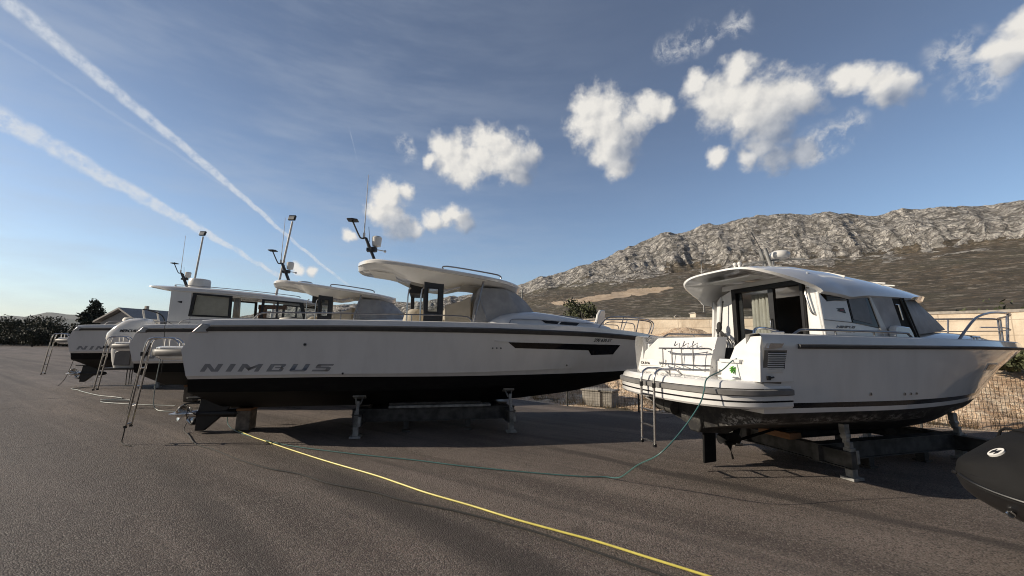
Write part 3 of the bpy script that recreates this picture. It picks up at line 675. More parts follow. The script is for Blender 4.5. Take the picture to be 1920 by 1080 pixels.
for (x0, y0), (x1, y1) in zip(WALL, WALL[1:]):
    L = math.dist((x0, y0), (x1, y1)); d = Vector((x1 - x0, y1 - y0, 0)).normalized(); nrm = Vector((-d.y, d.x, 0))
    k = max(2, int(L / 3)); top = lambda s: 3.95 + 0.12 * noise.noise(Vector((s * 0.3, x0, 0)))
    pts = [Vector((x0, y0, 0)) + d * (L * i / k) - Vector((9.75, 40, 0)) for i in range(k + 1)]
    zt = [4.35 + (3.8 - 4.35) * min(1, max(0, (q.x) / 17.0)) for q in pts]
    w.rings([[q + Vector((0, 0, -0.5)), q + Vector((0, 0, z)), q + nrm * 0.4 + Vector((0, 0, z)), q + nrm * 0.4 + Vector((0, 0, -0.5))] for q, z in zip(pts, zt)])
    cp.rings([[q - nrm * 0.06 + Vector((0, 0, z + 0.002)), q - nrm * 0.06 + Vector((0, 0, z + 0.16)), q + nrm * 0.46 + Vector((0, 0, z + 0.16)), q + nrm * 0.46 + Vector((0, 0, z + 0.002))] for q, z in zip(pts, zt)])
w.build('wall_face', M['retain'], wr); cp.build('coping', M['conc'], wr)
rub = MB()
for (cx_, cy_, rx_, ry_, hz_) in ((14.5, 33.0, 4.2, 1.8, 1.5), (10.2, 36.0, 3.0, 1.5, 0.9), (23.5, 23.6, 3.6, 1.6, 1.0)):
    base_ = bank_z(cx_, cy_) - 0.25
    rub.rings([[(cx_ + rx_ * q_ * math.cos(t_) * (1 + .15 * noise.noise(Vector((t_ * 2, cx_, 0)))), cy_ + ry_ * q_ * math.sin(t_), base_ + hz_ * (1 - q_ ** 1.3) + 0.22 * noise.noise(Vector((cx_ + q_ * 4 * math.cos(t_), q_ * 4 * math.sin(t_), 1)) * 1.7)) for t_ in [2 * math.pi * k / 40 for k in range(40)]] for q_ in (1.0, .9, .8, .7, .6, .5, .4, .3, .2, .1, .02)], False, True)
o = rub.build('rubble_heaps', M['bank'], angle=180); o['kind'] = 'stuff'; tag(o, 'orange stony rubble heaped at the foot of the retaining wall', 'rubble')
t = thing('low_wall', 'low grey concrete kerb wall in front of the orange rubble, left of the coupe cabin', 'wall', (12.6, 26.5, 0))
bz_ = bank_z(12.6, 26.5); MB().prism([(-3.2, bz_ - .5), (3.2, bz_ - .5), (3.2, bz_ + .55), (-3.2, bz_ + .62)], 'y', -.2, .2).build('wall_face', M['conc'], t, bevel=.03); MB().prism([(-3.3, bz_ + .622), (3.3, bz_ + .552), (3.3, bz_ + .66), (-3.3, bz_ + .73)], 'y', -.27, .27).build('coping', M['conc'], t, bevel=.02)
t.rotation_euler = (0, 0, R(-28))
# level ground behind the wall so the mountain foot starts at wall height
tb = MB(); rows = []
for i in range(61):
    A = along(WALL, i / 60); az = math.atan2(A[0], A[1]); rows.append([(A[0] + 0.3 * math.sin(az), A[1] + 0.3 * math.cos(az), 3.4)] + [(r * math.sin(az), r * math.cos(az), 3.0 + (r - 50) * 0.04 + 0.3 * noise.noise(Vector((r * .1, i * .3, 0)))) for r in (62, 80, 110, 170, 300, 420)])
tb.rings(rows, False, False, False); struct('terrace', tb, M['ground'], angle=180)
t = thing('pump_house', 'small tan block building on the wall left of the coupe cabin', 'building', (23.6, 50, 3.2))
MB().box((0, 0, 1.2), (1.3, 1.6, 2.9)).build('wall', M['retain'], t); MB().box((0, 0, 2.72), (1.5, 1.8, 0.12)).build('roof', M['conc'], t)
MB().box((-0.1, -0.82, 0.8), (0.6, 0.04, 1.7)).build('door', M['timber_grey'], t)
t = thing('red_tank', 'low red container beside the small tan block building', 'container', (22.1, 50.4, 3.2))
MB().box((0, 0, 1.0), (1.2, 1.0, 2.1)).build('body', simple('red_oxide', (0.25, 0.05, 0.035), 0.7), t, bevel=0.08); MB().box((0, 0, 2.1), (1.26, 1.06, 0.08)).build('lid', M['conc'], t)
for x, hh, d_ in ((20.9, 2.2, 'left of the red container'), (19.6, 1.7, 'farthest left on the wall top'), (27.6, 2.6, 'right of the street lamp')):
    t = thing('gate_pillar', 'short pale stone pillar standing on the wall, ' + d_, 'pillar', (x, 50.2, 3.2), 0, 'pale pillars above the wall')
    MB().box((0, 0, hh / 2), (0.34, 0.34, hh)).build('shaft', M['retain'], t); MB().prism([(-.22, hh), (.22, hh), (.22, hh + .08), (0, hh + .25), (-.22, hh + .08)], 'y', -.22, .22).build('cap', M['conc'], t)
t = thing('street_lamp', 'slim grey street lamp with two heads beyond the wall', 'street lamp', (29.3, 60, 3.4))
MB().tube([(0, 0, 0), (0.0, 0, 11.5)], 0.12, 10, 0, 0.07).build('pole', M['galv'], t)
for s in (-1, 1):
    l = MB().tube([(0, 0, 11.4), (s * 0.5, 0, 11.6), (s * 0.8, 0, 11.6)], 0.04).box((s * 1.15, 0, 11.6), (0.9, 0.34, 0.12)).build('lamp_head', M['stand'], t)
    MB().box((s * 1.15, 0, 11.53), (0.7, 0.26, 0.03)).build('lens', M['lens'], l)
t = thing('utility_pole', 'thin pale pole on the slope beside the grey windscreen cover', 'pole', (1.55, 60, 3.0))
MB().tube([(0, 0, -1), (0, 0, 7.0)], 0.09, 8).box((0, 0, 6.6), (0.5, 0.08, 0.1)).build('shaft', M['galv'], t)
for (x, yy, zt, tx, ty), d_ in (((-17.35, 29, 10.85, 0.62, 0.0), 'taller of the two, behind the middle yacht mast'), ((-27.75, 34, 10.95, 0.35, 0), 'behind the radar drum of the farthest boat')):
    t = thing('floodlight_pole', 'leaning white yard floodlight pole, ' + d_, 'floodlight', (x, yy, 0), 0, 'yard floodlight poles')
    MB().tube([(-tx * 1.2, 0, 0), (tx, ty, zt)], 0.10, 10, 0, 0.07).build('pole', M['white'], t)
    hd = MB().box((tx + 0.02, -0.1, zt + 0.25), (0.52, 0.16, 0.42), Matrix.Rotation(R(-20), 3, 'X')).build('lamp_head', M['black'], t, bevel=0.03)
    MB().box((tx + 0.02, -0.20, zt + 0.22), (0.38, 0.02, 0.28), Matrix.Rotation(R(-20), 3, 'X')).build('lens', M['lens'], hd)
# house far left
t = thing('house', 'low grey house with a shallow gable roof and chimney behind the far boats', 'house', (-44.8, 49.5, 0.6), R(-14))
wl_ = MB().box((0, 0, 1.3), (6.0, 7, 4.0)); wl_.prism([(-3.0, 3.3), (3.0, 3.3), (0.3, 4.6)], 'y', -3.49, 3.49)
wl_.build('wall', simple('grey_render', (0.38, 0.38, 0.37), 0.9), t)
rf = MB(); rf.prism([(-3.5, 3.2), (0.3, 4.75), (3.5, 3.2), (3.5, 3.4), (0.3, 4.95), (-3.5, 3.4)], 'y', -4.0, 4.0)
ro = rf.build('roof', simple('grey_roof', (0.30, 0.29, 0.28), 0.8), t); MB().box((-1.4, 0, 4.9), (0.32, 0.32, 1.2)).build('chimney', M['conc'], ro)
for x in (-2.3, -0.9): 
    q = MB().box((x, -3.52, 2.2), (1.1, 0.06, 1.1)).build('window', M['red'] if x < -2 else M['white'], t); MB().box((x, -3.56, 2.2), (0.8, 0.03, 0.8)).build('pane', M['dglass'], q)
q = MB().box((2.2, -3.52, 2.0), (1.0, 0.06, 0.8)).build('window', M['white'], t); MB().box((2.2, -3.56, 2.0), (0.8, 0.03, 0.6)).build('pane', M['dglass'], q)
# low rubble kerb at the far left yard edge
k = MB()
for i in range(160):
    s = i / 160; x = -150 + 74 * s + random.uniform(-.3, .3); yy = 116 - 12 * s + random.uniform(-.5, .5) - 3.5
    k.box((x, yy, 0.12), (random.uniform(.3, 1.0), random.uniform(.3, .6), random.uniform(.2, .5)), Matrix.Rotation(random.random() * 3, 3, 'Z'))
o = k.build('rubble_edge', M['conc']); o['kind'] = 'stuff'; tag(o, 'line of loose rubble along the far left yard edge', 'rubble')

# wire fence
ft = thing('wire_fence', 'low wire mesh fence between the yard and the stony bank', 'fence', (FENCE[1][0], FENCE[1][1], 0))
FO = Vector((FENCE[1][0], FENCE[1][1], 0)); wm_ = MB()
def bar(p, q, r):
    p, q = Vector(p), Vector(q); d = (q - p).normalized(); u = d.orthogonal().normalized(); v = d.cross(u)
    ring = lambda c: [c + u * r, c + v * r, c - u * r, c - v * r]
    wm_.rings([ring(p), ring(q)], False, False)
FH = 1.18
for (x0, y0), (x1, y1) in zip(FENCE[1:], FENCE[2:]):
    A = Vector((x0, y0, 0)) - FO; B_ = Vector((x1, y1, 0)) - FO; L = (B_ - A).length; k = int(L / 0.075)
    for i in range(k): 
        q = A.lerp(B_, i / k); bar(q + Vector((0, 0, 0.02)), q + Vector((0, 0, FH)), 0.0034)
    for i in range(16):
        z = 0.03 + (FH - 0.04) * i / 15; bar(A + Vector((0, 0, z)), B_ + Vector((0, 0, z)), 0.0034)
wm_.build('mesh', simple('rusty_wire', (0.05, 0.042, 0.035), 0.7, 0.2), ft)
Lf = [math.dist(p, q) for p, q in zip(FENCE[1:], FENCE[2:])]
for i in range(11):
    p_ = along(FENCE[1:], i / 10.0); q = Vector((p_[0], p_[1], 0)) - FO
    MB().cyl(q + Vector((0, 0, -0.1)), q + Vector((0, 0, FH + 0.06)), 0.026, n=10).build('post', M['stand'], ft)
t = thing('concrete_box', 'grey concrete utility box behind the wire fence under the yacht bow', 'utility box', (2.75, 12.5, 0.02), LANE)
MB().box((0, 0, 0.16), (0.95, 0.6, 0.44)).build('body', M['conc'], t, bevel=0.02); MB().box((0, 0, 0.41), (1.02, 0.66, 0.05)).build('lid', M['conc'], t, bevel=0.01)
# ------------------------------------------------------------------ boat hulls
class Hull:
    """Longitudinal curves j: dict(xs, xb, B, aft, u0, p, z=[(u,z)...])"""
    def __init__(s, C, n=48): s.C = C; s.n = n
    def P(s, j, u, off=0.0):
        c = s.C[j]
        x = c['xs'] + (c['xb'] - c['xs']) * u
        pl = 1.0
        if u > c['u0']: pl = max(0.0, 1 - ((u - c['u0']) / (1 - c['u0'])) ** c['p'])
        a = c.get('aft', 0.95); pl *= a + (1 - a) * math.sin(min(1, u / 0.4) * math.pi / 2)
        return Vector((x, c['B'] * pl + (0.012 if c['B'] > 0 else 0) + off, smooth_tab(c['z'], u)))
    def us(s): return [1 - (1 - i / s.n) ** 1.25 for i in range(s.n + 1)]
    def side(s, js, sgn):
        return [[(lambda p: (p.x, sgn * p.y, p.z))(s.P(j, u)) for j in js] for u in s.us()]
    def skin(s, js, mb, close_stern=True):
        for sg in (-1, 1): mb.rings(s.side(js, sg), False, False, False)
        if close_stern:
            L = [s.P(j, 0) for j in js]
            ring = [(p.x, -p.y, p.z) for p in L] + [(p.x, p.y, p.z) for p in reversed(L)]
            for i in range(len(js) - 1):
                a, b = L[i], L[i + 1]
                mb.add([(a.x, -a.y, a.z), (b.x, -b.y, b.z), (b.x, b.y, b.z), (a.x, a.y, a.z)], [(0, 1, 2, 3)])
        # stem cap
        Lb = [s.P(j, 1) for j in js]
        for a, b in zip(Lb, Lb[1:]): mb.add([(a.x, -a.y, a.z), (b.x, -b.y, b.z), (b.x, b.y, b.z), (a.x, a.y, a.z)], [(0, 1, 2, 3)])
        return mb
    def y_at(s, x, z):
        xs, ys = [], []
        for i in range(61):
            u = i / 60; L = [s.P(j, u) for j in range(len(s.C))]
            for a, b in zip(L, L[1:]):
                if a.z <= z <= b.z or (b is L[-1] and z > b.z):
                    t = (z - a.z) / max(1e-6, b.z - a.z); xs.append(a.x + (b.x - a.x) * t); ys.append(a.y + (b.y - a.y) * t); break
        return lerp_tab(list(zip(xs, ys)), x)
    def z_bottom(s, x, y):
        K = [s.P(0, i / 60) for i in range(61)]; Cc = [s.P(1, i / 60) for i in range(61)]
        zk = lerp_tab([(p.x, p.z) for p in K], x); yc = lerp_tab([(p.x, p.y) for p in Cc], x); zc = lerp_tab([(p.x, p.z) for p in Cc], x)
        return zk + (zc - zk) * min(1, y / max(.05, yc))
    def rail(s, j0, j1, out, mb, u0=0.0, u1=1.0, inn=0.02):
        """fender strake between curves j0 and j1 round the bow"""
        us_ = [u for u in s.us() if u0 <= u <= u1]
        def sec(u, sg):
            a, b = s.P(j0, u), s.P(j1, u); h = (b.z - a.z)
            return [(a.x, sg * (a.y - inn), a.z), (a.x + 0.0, sg * (a.y + out * 0.55), a.z + h * 0.02), (a.x, sg * (a.y + out), a.z + h * 0.3), (b.x, sg * (b.y + out), b.z - h * 0.25), (b.x, sg * (b.y + out * 0.5), b.z - h * 0.02), (b.x, sg * (b.y - inn), b.z)]
        a1, b1 = s.P(j0, 1), s.P(j1, 1); h = b1.z - a1.z
        tip = [(a1.x - inn, 0, a1.z), (a1.x + out * .55, 0, a1.z + .02 * h), (a1.x + out, 0, a1.z + .3 * h), (b1.x + out, 0, b1.z - .25 * h), (b1.x + out * .5, 0, b1.z - .02 * h), (b1.x - inn, 0, b1.z)]
        L = [sec(u, 1) for u in us_] + ([tip] if u1 >= 1 else [])
        if u1 >= 1: mb.rings(L + [sec(u, -1) for u in reversed(us_)])
        else:
            mb.rings(L); mb.rings([sec(u, -1) for u in us_])
        return mb

def decal(polys, mapf, name, mat, parent, step=0.12, thick=0.004):
    """flat outlines (x,z) laid on a curved side by mapf(x,z,off) and given a small thickness"""
    bm = bmesh.new()
    for poly in polys:
        bm.faces.new([bm.verts.new((p[0], p[1], 0)) for p in poly])
    bmesh.ops.triangulate(bm, faces=bm.faces)
    xs = [v.co.x for v in bm.verts]; k = min(xs) + step
    while k < max(xs):
        bmesh.ops.bisect_plane(bm, geom=bm.verts[:] + bm.edges[:] + bm.faces[:], plane_co=(k, 0, 0), plane_no=(1, 0, 0)); k += step
    mb = MB(); bm.verts.index_update()
    V = [v.co.copy() for v in bm.verts]; F = [[v.index for v in f.verts] for f in bm.faces]
    edges = {}
    for e in bm.edges:
        if len(e.link_faces) == 1: edges[e.index] = (e.verts[0].index, e.verts[1].index)
    mb.add([mapf(v.x, v.y, thick) for v in V], F)
    n = len(V); mb.v += [tuple(mapf(v.x, v.y, -0.002)) for v in V]
    for a, b in edges.values(): mb.f.append((a, b, n + b, n + a))
    bm.free()
    return mb.build(name, mat, parent)

def text_polys(body, size, shear=0.0, bold=0.0):
    cu = bpy.data.curves.new('lettering', 'FONT'); cu.body = body; cu.size = size; cu.shear = shear; cu.offset = bold
    ob = bpy.data.objects.new('lettering', cu); col.objects.link(ob)
    dg = bpy.context.evaluated_depsgraph_get(); me = bpy.data.meshes.new_from_object(ob.evaluated_get(dg))
    P = [[(me.vertices[i].co.x, me.vertices[i].co.y) for i in f.vertices] for f in me.polygons]
    bpy.data.objects.remove(ob); bpy.data.curves.remove(cu); bpy.data.meshes.remove(me)
    return P
def fit(polys, x0, x1, z0, z1):
    X = [p[0] for q in polys for p in q]; Z = [p[1] for q in polys for p in q]
    a, b, c, d = min(X), max(X), min(Z), max(Z)
    return [[(x0 + (p[0] - a) / (b - a) * (x1 - x0), z0 + (p[1] - c) / (d - c) * (z1 - z0)) for p in q] for q in polys]

def logo_polys(x0, z0, L, Hh):
    """wide slanted capitals N I M B U S"""
    q = [(0, [[(0, 0), (0, 68), (44, 68), (44, 0)], [(44, 68), (120, 18), (120, 0), (104, 0), (44, 40)], [(120, 0), (120, 68), (166, 68), (166, 0)]]),
         (234, [[(0, 0), (0, 68), (50, 68), (50, 0)]]),
         (344, [[(0, 0), (0, 68), (42, 68), (42, 0)], [(42, 68), (98, 38), (98, 8), (42, 38)], [(98, 38), (154, 68), (154, 38), (98, 8)], [(154, 0), (154, 68), (196, 68), (196, 0)]]),
         (612, [[(0, 0), (0, 68), (44, 68), (44, 0)], [(44, 54), (44, 68), (140, 68), (152, 60), (150, 48), (138, 36), (118, 36), (112, 54)], [(44, 0), (44, 14), (112, 14), (118, 36), (138, 36), (152, 26), (152, 8), (142, 0)], [(62, 30), (62, 40), (118, 40), (118, 30)]]),
         (830, [[(0, 10), (0, 68), (46, 68), (46, 16)], [(0, 10), (46, 16), (118, 16), (164, 12), (152, 0), (12, 0)], [(118, 16), (118, 68), (164, 68), (164, 12)]]),
         (1052, [[(14, 52), (14, 60), (24, 68), (178, 68), (178, 52)], [(14, 52), (60, 52), (60, 44), (140, 44), (172, 34), (160, 26), (24, 28), (14, 38)], [(126, 26), (172, 34), (172, 8), (162, 0), (126, 16)], [(0, 0), (0, 16), (126, 16), (162, 0)]])]
    out = []
    for dx, polys in q:
        for p in polys: out.append([(dx + a + 0.66 * b, b) for a, b in p])
    k = L / (1230 + 45)
    return [[(x0 + a * k, z0 + b * Hh / 68) for a, b in p] for p in out]

def sterndrive(parent, x, y, z):
    d = MB()
    d.prism([(x + 0.20, z + 0.34), (x - 0.42, z + 0.30), (x - 0.46, z + 0.0), (x - 0.47, z - 0.325), (x - 0.31, z - 0.33), (x - 0.02, z - 0.05), (x + 0.14, z + 0.14)], 'y', y - 0.05, y + 0.05)
    d.cyl((x + 0.24, y, z), (x - 0.48, y, z), 0.085, 0.066); d.ball((x + 0.24, y, z), (0.16, 0.075, 0.075))
    d.prism([(x + 0.36, z + 0.34), (x + 0.36, z + 0.62), (x - 0.02, z + 0.62), (x - 0.14, z + 0.34)], 'y', y - 0.16, y + 0.16)
    o = d.build('sterndrive', M['black'], parent, bevel=0.015)
    MB().prism([(x + 0.20, y - 0.16), (x - 0.35, y - 0.17), (x - 0.62, y - 0.10), (x - 0.70, y), (x - 0.62, y + 0.10), (x - 0.35, y + 0.17), (x + 0.20, y + 0.16)], 'z', z + 0.30, z + 0.335).build('cavitation_plate', M['anti'], o, bevel=0.006)
    for k, (px, nb, sg) in enumerate(((x - 0.54, 3, 1), (x - 0.72, 4, -1))):
        p = MB().cyl((px + 0.085, y, z), (px - 0.085, y, z), 0.066, 0.060)
        if k: p.tube([(px - 0.085, y, z), (px - 0.25, y, z)], 0.058, 14, 0, 0.012)
        for b in range(nb):
            an = 2 * math.pi * b / nb + 0.5; rows = []
            for i in range(7):
                r = 0.05 + 0.17 * i / 6; w = 0.135 * math.sin(math.pi * (0.22 + 0.66 * i / 6)); tw = sg * (1.0 - 0.55 * i / 6); row = []
                for j in range(5):
                    s_ = (j - 2) / 2 * w; a_ = an + s_ * math.cos(tw) / max(r, 0.08) * 0.8; xx = px + s_ * math.sin(tw) + 0.01 * i * 0.3
                    row.append((xx, y + r * math.cos(a_), z + r * math.sin(a_)))
                rows.append(row)
            p.rings(rows, False, False, False)
        po = p.build('propeller', M['steel'], o)
        s = po.modifiers.new('sol', 'SOLIDIFY'); s.thickness = 0.008
    MB().tube([(x + 0.3, y + 0.12, z + 0.55), (x + 0.1, y + 0.15, z + 0.40), (x - 0.1, y + 0.08, z + 0.37)], 0.02, 8, 4).build('hydraulic_ram', M['steel_dark'], o)
    return o

def ladder(parent, x, ys, ztop, zfoot, lean, back=0.5, zplat=1.68, name='ladder'):
    l = MB()
    for y in ys:
        l.tube([(x - lean, y, zfoot), (x - lean * 0.35, y, zfoot + (ztop - zfoot) * 0.6), (x, y, ztop - 0.10), (x + 0.08, y, ztop), (x + 0.2, y, ztop + 0.01), (x + back - 0.1, y, ztop), (x + back, y, ztop - 0.08), (x + back + 0.01, y, zplat)], 0.017, 8, 5)
        l.tube([(x + back * 0.55, y, ztop), (x + back * 0.55, y, zplat)], 0.014)
    n = 4
    for i in range(n):
        t = i / n; zz = zfoot + 0.05 + (zplat - zfoot - 0.1) * t; xx = x - lean * (1 - t * 0.9)
        l.tube([(xx, ys[0], zz), (xx, ys[1], zz)], 0.015)
    o = l.build(name, M['steel'], parent)
    for y in ys:
        MB().box((x - lean * 0.3, y, zplat - 0.12), (0.035, 0.035, 0.07)).build('bracket', M['black'], o); MB().box((x - lean, y, zfoot + 0.01), (0.036, 0.036, 0.04)).build('foot', M['black'], o)
    return o

def mast(parent, x, z, h=0.68, ant=1.45, radar=True):
    m_ = MB()
    for dy in (-0.045, 0.045): m_.tube([(x + 0.07, dy * 1.2, z - 0.05), (x - 0.23, dy * 1.2, z + h * 0.95)], 0.033, 10)
    m_.tube([(x - 0.14, 0, z + h * 0.55), (x - 0.24, 0, z + h), (x - 0.30, 0, z + h)], 0.03)
    m_.box((x - 0.12, 0, z + 0.40), (0.18, 0.16, 0.07)).cyl((x - 0.08, 0, z + 0.37), (x - 0.08, 0, z + 0.46), 0.10)
    o = m_.build('mast', M['frame'], parent)
    MB().tube([(x - 0.26, 0, z + h), (x - 0.34, 0, z + h - 0.01), (x - 0.40, 0, z + h + 0.05), (x - 0.55, 0, z + h + 0.36), (x - 0.57, 0, z + h + 0.40)], 0.018, 8, 4).build('arm', M['stand'], o)
    MB().prism([(x - 0.68, 0.11), (x - 0.56, 0.15), (x - 0.44, 0.11), (x - 0.44, -0.11), (x - 0.56, -0.15), (x - 0.68, -0.11)], 'z', z + h + 0.395, z + h + 0.42).cyl((x - 0.56, 0, z + h + 0.42), (x - 0.56, 0, z + h + 0.455), 0.022, 0.012).build('wind_sensor', M['black'], o, bevel=0.008)
    MB().cyl((x - 0.29, 0, z + h), (x - 0.29, 0, z + h + 0.12), 0.028).tube([(x - 0.29, 0, z + h + 0.1), (x - 0.28, 0.0, z + h + 0.1 + ant)], 0.013, 8, 0, 0.007).build('antenna', M['white'], o)
    MB().tube([(x - 0.16, 0.02, z + h - 0.08), (x - 0.20, 0.02, z + h + 0.28)], 0.006).build('whip', M['black'], o)
    MB().tube([(x - 0.02, 0, z + 0.42), (x + 0.16, -0.03, z + 0.39), (x + 0.20, -0.03, z + 0.38)], 0.012).ball((x + 0.20, -0.03, z + 0.38), 0.032).build('anchor_light', M['white'], o)
    if radar:
        c = MB(); c.rings([[(x + 0.0 + r * math.cos(a) * 0.9, r * math.sin(a) * 0.9, zz) for a in [2 * math.pi * k / 20 for k in range(20)]] for r, zz in ((0.04, z + h - 0.20), (0.105, z + h - 0.18), (0.115, z + h - 0.10), (0.12, z + h - 0.05), (0.125, z + h + 0.02), (0.10, z + h + 0.05), (0.03, z + h + 0.06))])
        c.build('camera_dome', M['white'], o)
    return o

def ellipse_ring(x0, x1, hw, z, n=40, p=2.6):
    cx, rx = (x0 + x1) / 2, (x1 - x0) / 2; out = []
    for k in range(n):
        a = 2 * math.pi * k / n; c, s = math.cos(a), math.sin(a)
        out.append((cx + rx * math.copysign(abs(c) ** (2 / p), c), hw * math.copysign(abs(s) ** (2 / p), s), z))
    return out

# ------------------------------------------------------------------ the row of open yachts
HD = R(12)
def yacht_hull(root, name_text=True, window=True):
    zr = [(0, 1.965), (.25, 2.01), (.5, 2.013), (.75, 1.985), (.87, 1.945), (1, 1.875)]
    zt = [(a, b + (0.108 if a < .9 else 0.10)) for a, b in zr]
    C = [dict(xs=.05, xb=9.05, B=0, u0=.5, p=2, z=[(0, .43), (.3, .44), (.65, .49), (.85, .67), (1, .97)]),
         dict(xs=-.02, xb=9.30, B=1.38, u0=.30, p=1.9, z=[(0, .90), (.5, .90), (.8, .98), (1, 1.05)]),
         dict(xs=0, xb=9.42, B=1.47, u0=.30, p=2.0, z=[(0, 1.135), (.25, 1.165), (.5, 1.153), (.8, 1.155), (1, 1.17)]),
         dict(xs=-.012, xb=9.50, B=1.505, u0=.30, p=2.05, z=[(0, 1.185), (.25, 1.215), (.5, 1.215), (.8, 1.27), (1, 1.31)]),
         dict(xs=-.014, xb=9.51, B=1.515, u0=.30, p=2.05, z=[(0, 1.192), (.25, 1.223), (.5, 1.223), (.8, 1.278), (1, 1.318)]),
         dict(xs=-.11, xb=9.75, B=1.56, u0=.32, p=2.25, z=[(0, 1.64), (.5, 1.66), (1, 1.62)]),
         dict(xs=.06, xb=9.98, B=1.62, u0=.32, p=2.5, z=zr),
         dict(xs=.12, xb=10.04, B=1.63, u0=.32, p=2.55, z=zt),
         dict(xs=.17, xb=10.02, B=1.60, u0=.32, p=2.6, z=[(0, 2.15), (.03, 2.185), (.25, 2.212), (.5, 2.214), (.75, 2.196), (.9, 2.13), (1, 2.03)])]
    H = Hull(C, 56)
    h = H.skin([2, 3, 4, 5, 6, 7, 8], MB()); ho = h.build('hull', M['gel'], root, angle=22)
    H.skin([0, 1, 2], MB()).build('hull_bottom', M['anti'], root, angle=40)
    H.rail(6, 7, 0.045, MB(), 0.018).build('rub_rail', M['rub'], root)
    # gunwale, cockpit and foredeck
    d = MB(); us_ = H.us(); rows = []
    for sg in (-1, 1):
        L = []
        for u in us_:
            p = H.P(8, u); inner = max(0.0, p.y - 0.24); zc = p.z + 0.012
            fore = u > 0.56
            L.append([(p.x, sg * p.y, p.z), (p.x, sg * (p.y - 0.03 if p.y > .03 else p.y), zc), (p.x, sg * inner, zc + 0.004)] + ([(p.x, 0, zc + 0.06 * min(1, p.y))] * 2 if fore else [(p.x, sg * inner, 1.45), (p.x, 0, 1.45)]))
        d.rings(L, False, False, False)
    p0, p1 = H.P(8, 0), H.P(8, 0.03)
    d.add([(p0.x + .02, -1.40, 1.9), (p0.x + .02, 1.40, 1.9), (p0.x + .02, 1.36, 1.4), (p0.x + .02, -1.36, 1.4)], [(0, 1, 2, 3)])
    d.build('deck', M['deck'], root, angle=30)
    # stern corner fittings of the strake
    for sg in (-1, 1):
        p = H.P(6, 0.0)
        MB().prism([(p.x - .005, p.z - .02), (p.x + .24, p.z - .015), (p.x + .26, p.z + .12), (p.x + .14, p.z + .14)], 'y', sg * (p.y + .025), sg * (p.y - .03)).build('corner_cap', M['steel_dark'], root, bevel=.01)
    mp = lambda x, z, off: (x, -(H.y_at(x, z) + off), z)
    if name_text: decal(logo_polys(.20, 1.267, 2.2, .135), mp, 'name_lettering', M['letter'], root, .1, .003)
    if window:
        decal([[(5.70, 1.835), (8.62, 1.80), (8.44, 1.575), (7.78, 1.565), (7.68, 1.675), (5.86, 1.716)]], mp, 'hull_window', M['dglass'], root, .08, .006)
        wf = MB().tube([mp(x, z, .006) for x, z in [(5.40, 1.86), (5.70, 1.842), (7.2, 1.826), (8.66, 1.806)]], .006, 6, 8)
        wf.build('window_trim', M['deck'], root)
    for x, z, r in ((1.885, 1.753, .035), (2.557, 1.227, .024), (7.143, 1.342, .026), (5.374, 1.712, .02), (5.461, 1.713, .02), (5.548, 1.713, .02)):
        yy = H.y_at(x, z)
        o = MB().cyl((x, -yy + .01, z), (x, -yy - .012, z), r, r * .9, 18).build('through_hull', M['steel_dark'], root)
        MB().cyl((x, -yy - .008, z), (x, -yy - .0135, z), r * .62, r * .62, 14).build('bore', M['black'], o)
    return H
def rails(root, H, x0=.95, x1=4.93):
    def gy(x): return H.y_at(x, 2.19) - 0.10
    for sg in (-1, 1):
        r = MB(); r.tube([(x, sg * gy(x), z) for x, z in ((x0, 2.2), (x0 + .13, 2.31), (x0 + .5, 2.335), (2.5, 2.345), (3.8, 2.352), (x1 - .2, 2.345), (x1 - .03, 2.29), (x1, 2.2))], .013, 8, 4)
        for x in (x0 + 1.5, x0 + 2.8): r.tube([(x, sg * gy(x), 2.2), (x, sg * gy(x), 2.345)], .011)
        r.build('side_rail', M['steel_dark'], root)
    for sg in (-1, 1):
        r = MB(); P_ = [(7.95, 2.2), (8.2, 2.42), (8.55, 2.475), (9.1, 2.485), (9.55, 2.47), (9.84, 2.42), (9.88, 2.30), (9.80, 2.1)]
        y_ = lambda x: max(.06, H.y_at(min(x, 9.9), 2.1) - .10)
        r.tube([(x, sg * y_(x), z) for x, z in P_], .015, 8, 5)
        r.tube([(8.15, sg * y_(8.15), 2.3), (8.35, sg * y_(8.35), 2.345), (9.0, sg * y_(9.0), 2.34), (9.12, sg * y_(9.1), 2.29), (9.14, sg * y_(9.1), 2.12)], .011, 8, 4)
        for x, xt in ((8.62, 8.75), (9.2, 9.33)): r.tube([(x, sg * y_(x), 2.13), (xt, sg * y_(xt), 2.48)], .012)
        r.build('bow_rail', M['steel_dark'], root)
def platform(root, ladder_y=(-1.12, -.98), zf=.30):
    p = MB(); ring = lambda z, o: [(-.10, -1.30 - o, z), (-.55 - o, -1.28 - o, z), (-.74 - o, -1.05 - o, z), (-.80 - o, 0, z), (-.74 - o, 1.05 + o, z), (-.55 - o, 1.28 + o, z), (-.10, 1.30 + o, z)]
    p.rings([ring(1.46, -.06), ring(1.50, -.01), ring(1.53, 0)]).rings([ring(1.65, 0), ring(1.68, 0), ring(1.70, -.03)])
    o = p.build('swim_platform', M['gel'], root, bevel=.008)
    MB().rings([ring(1.528, .018), ring(1.545, .035), ring(1.635, .035), ring(1.652, .018)]).build('strake', M['rub_light'], o, angle=50)
    ladder(root, -.86, ladder_y, 1.835, zf, .14, .5, 1.68)
    return o
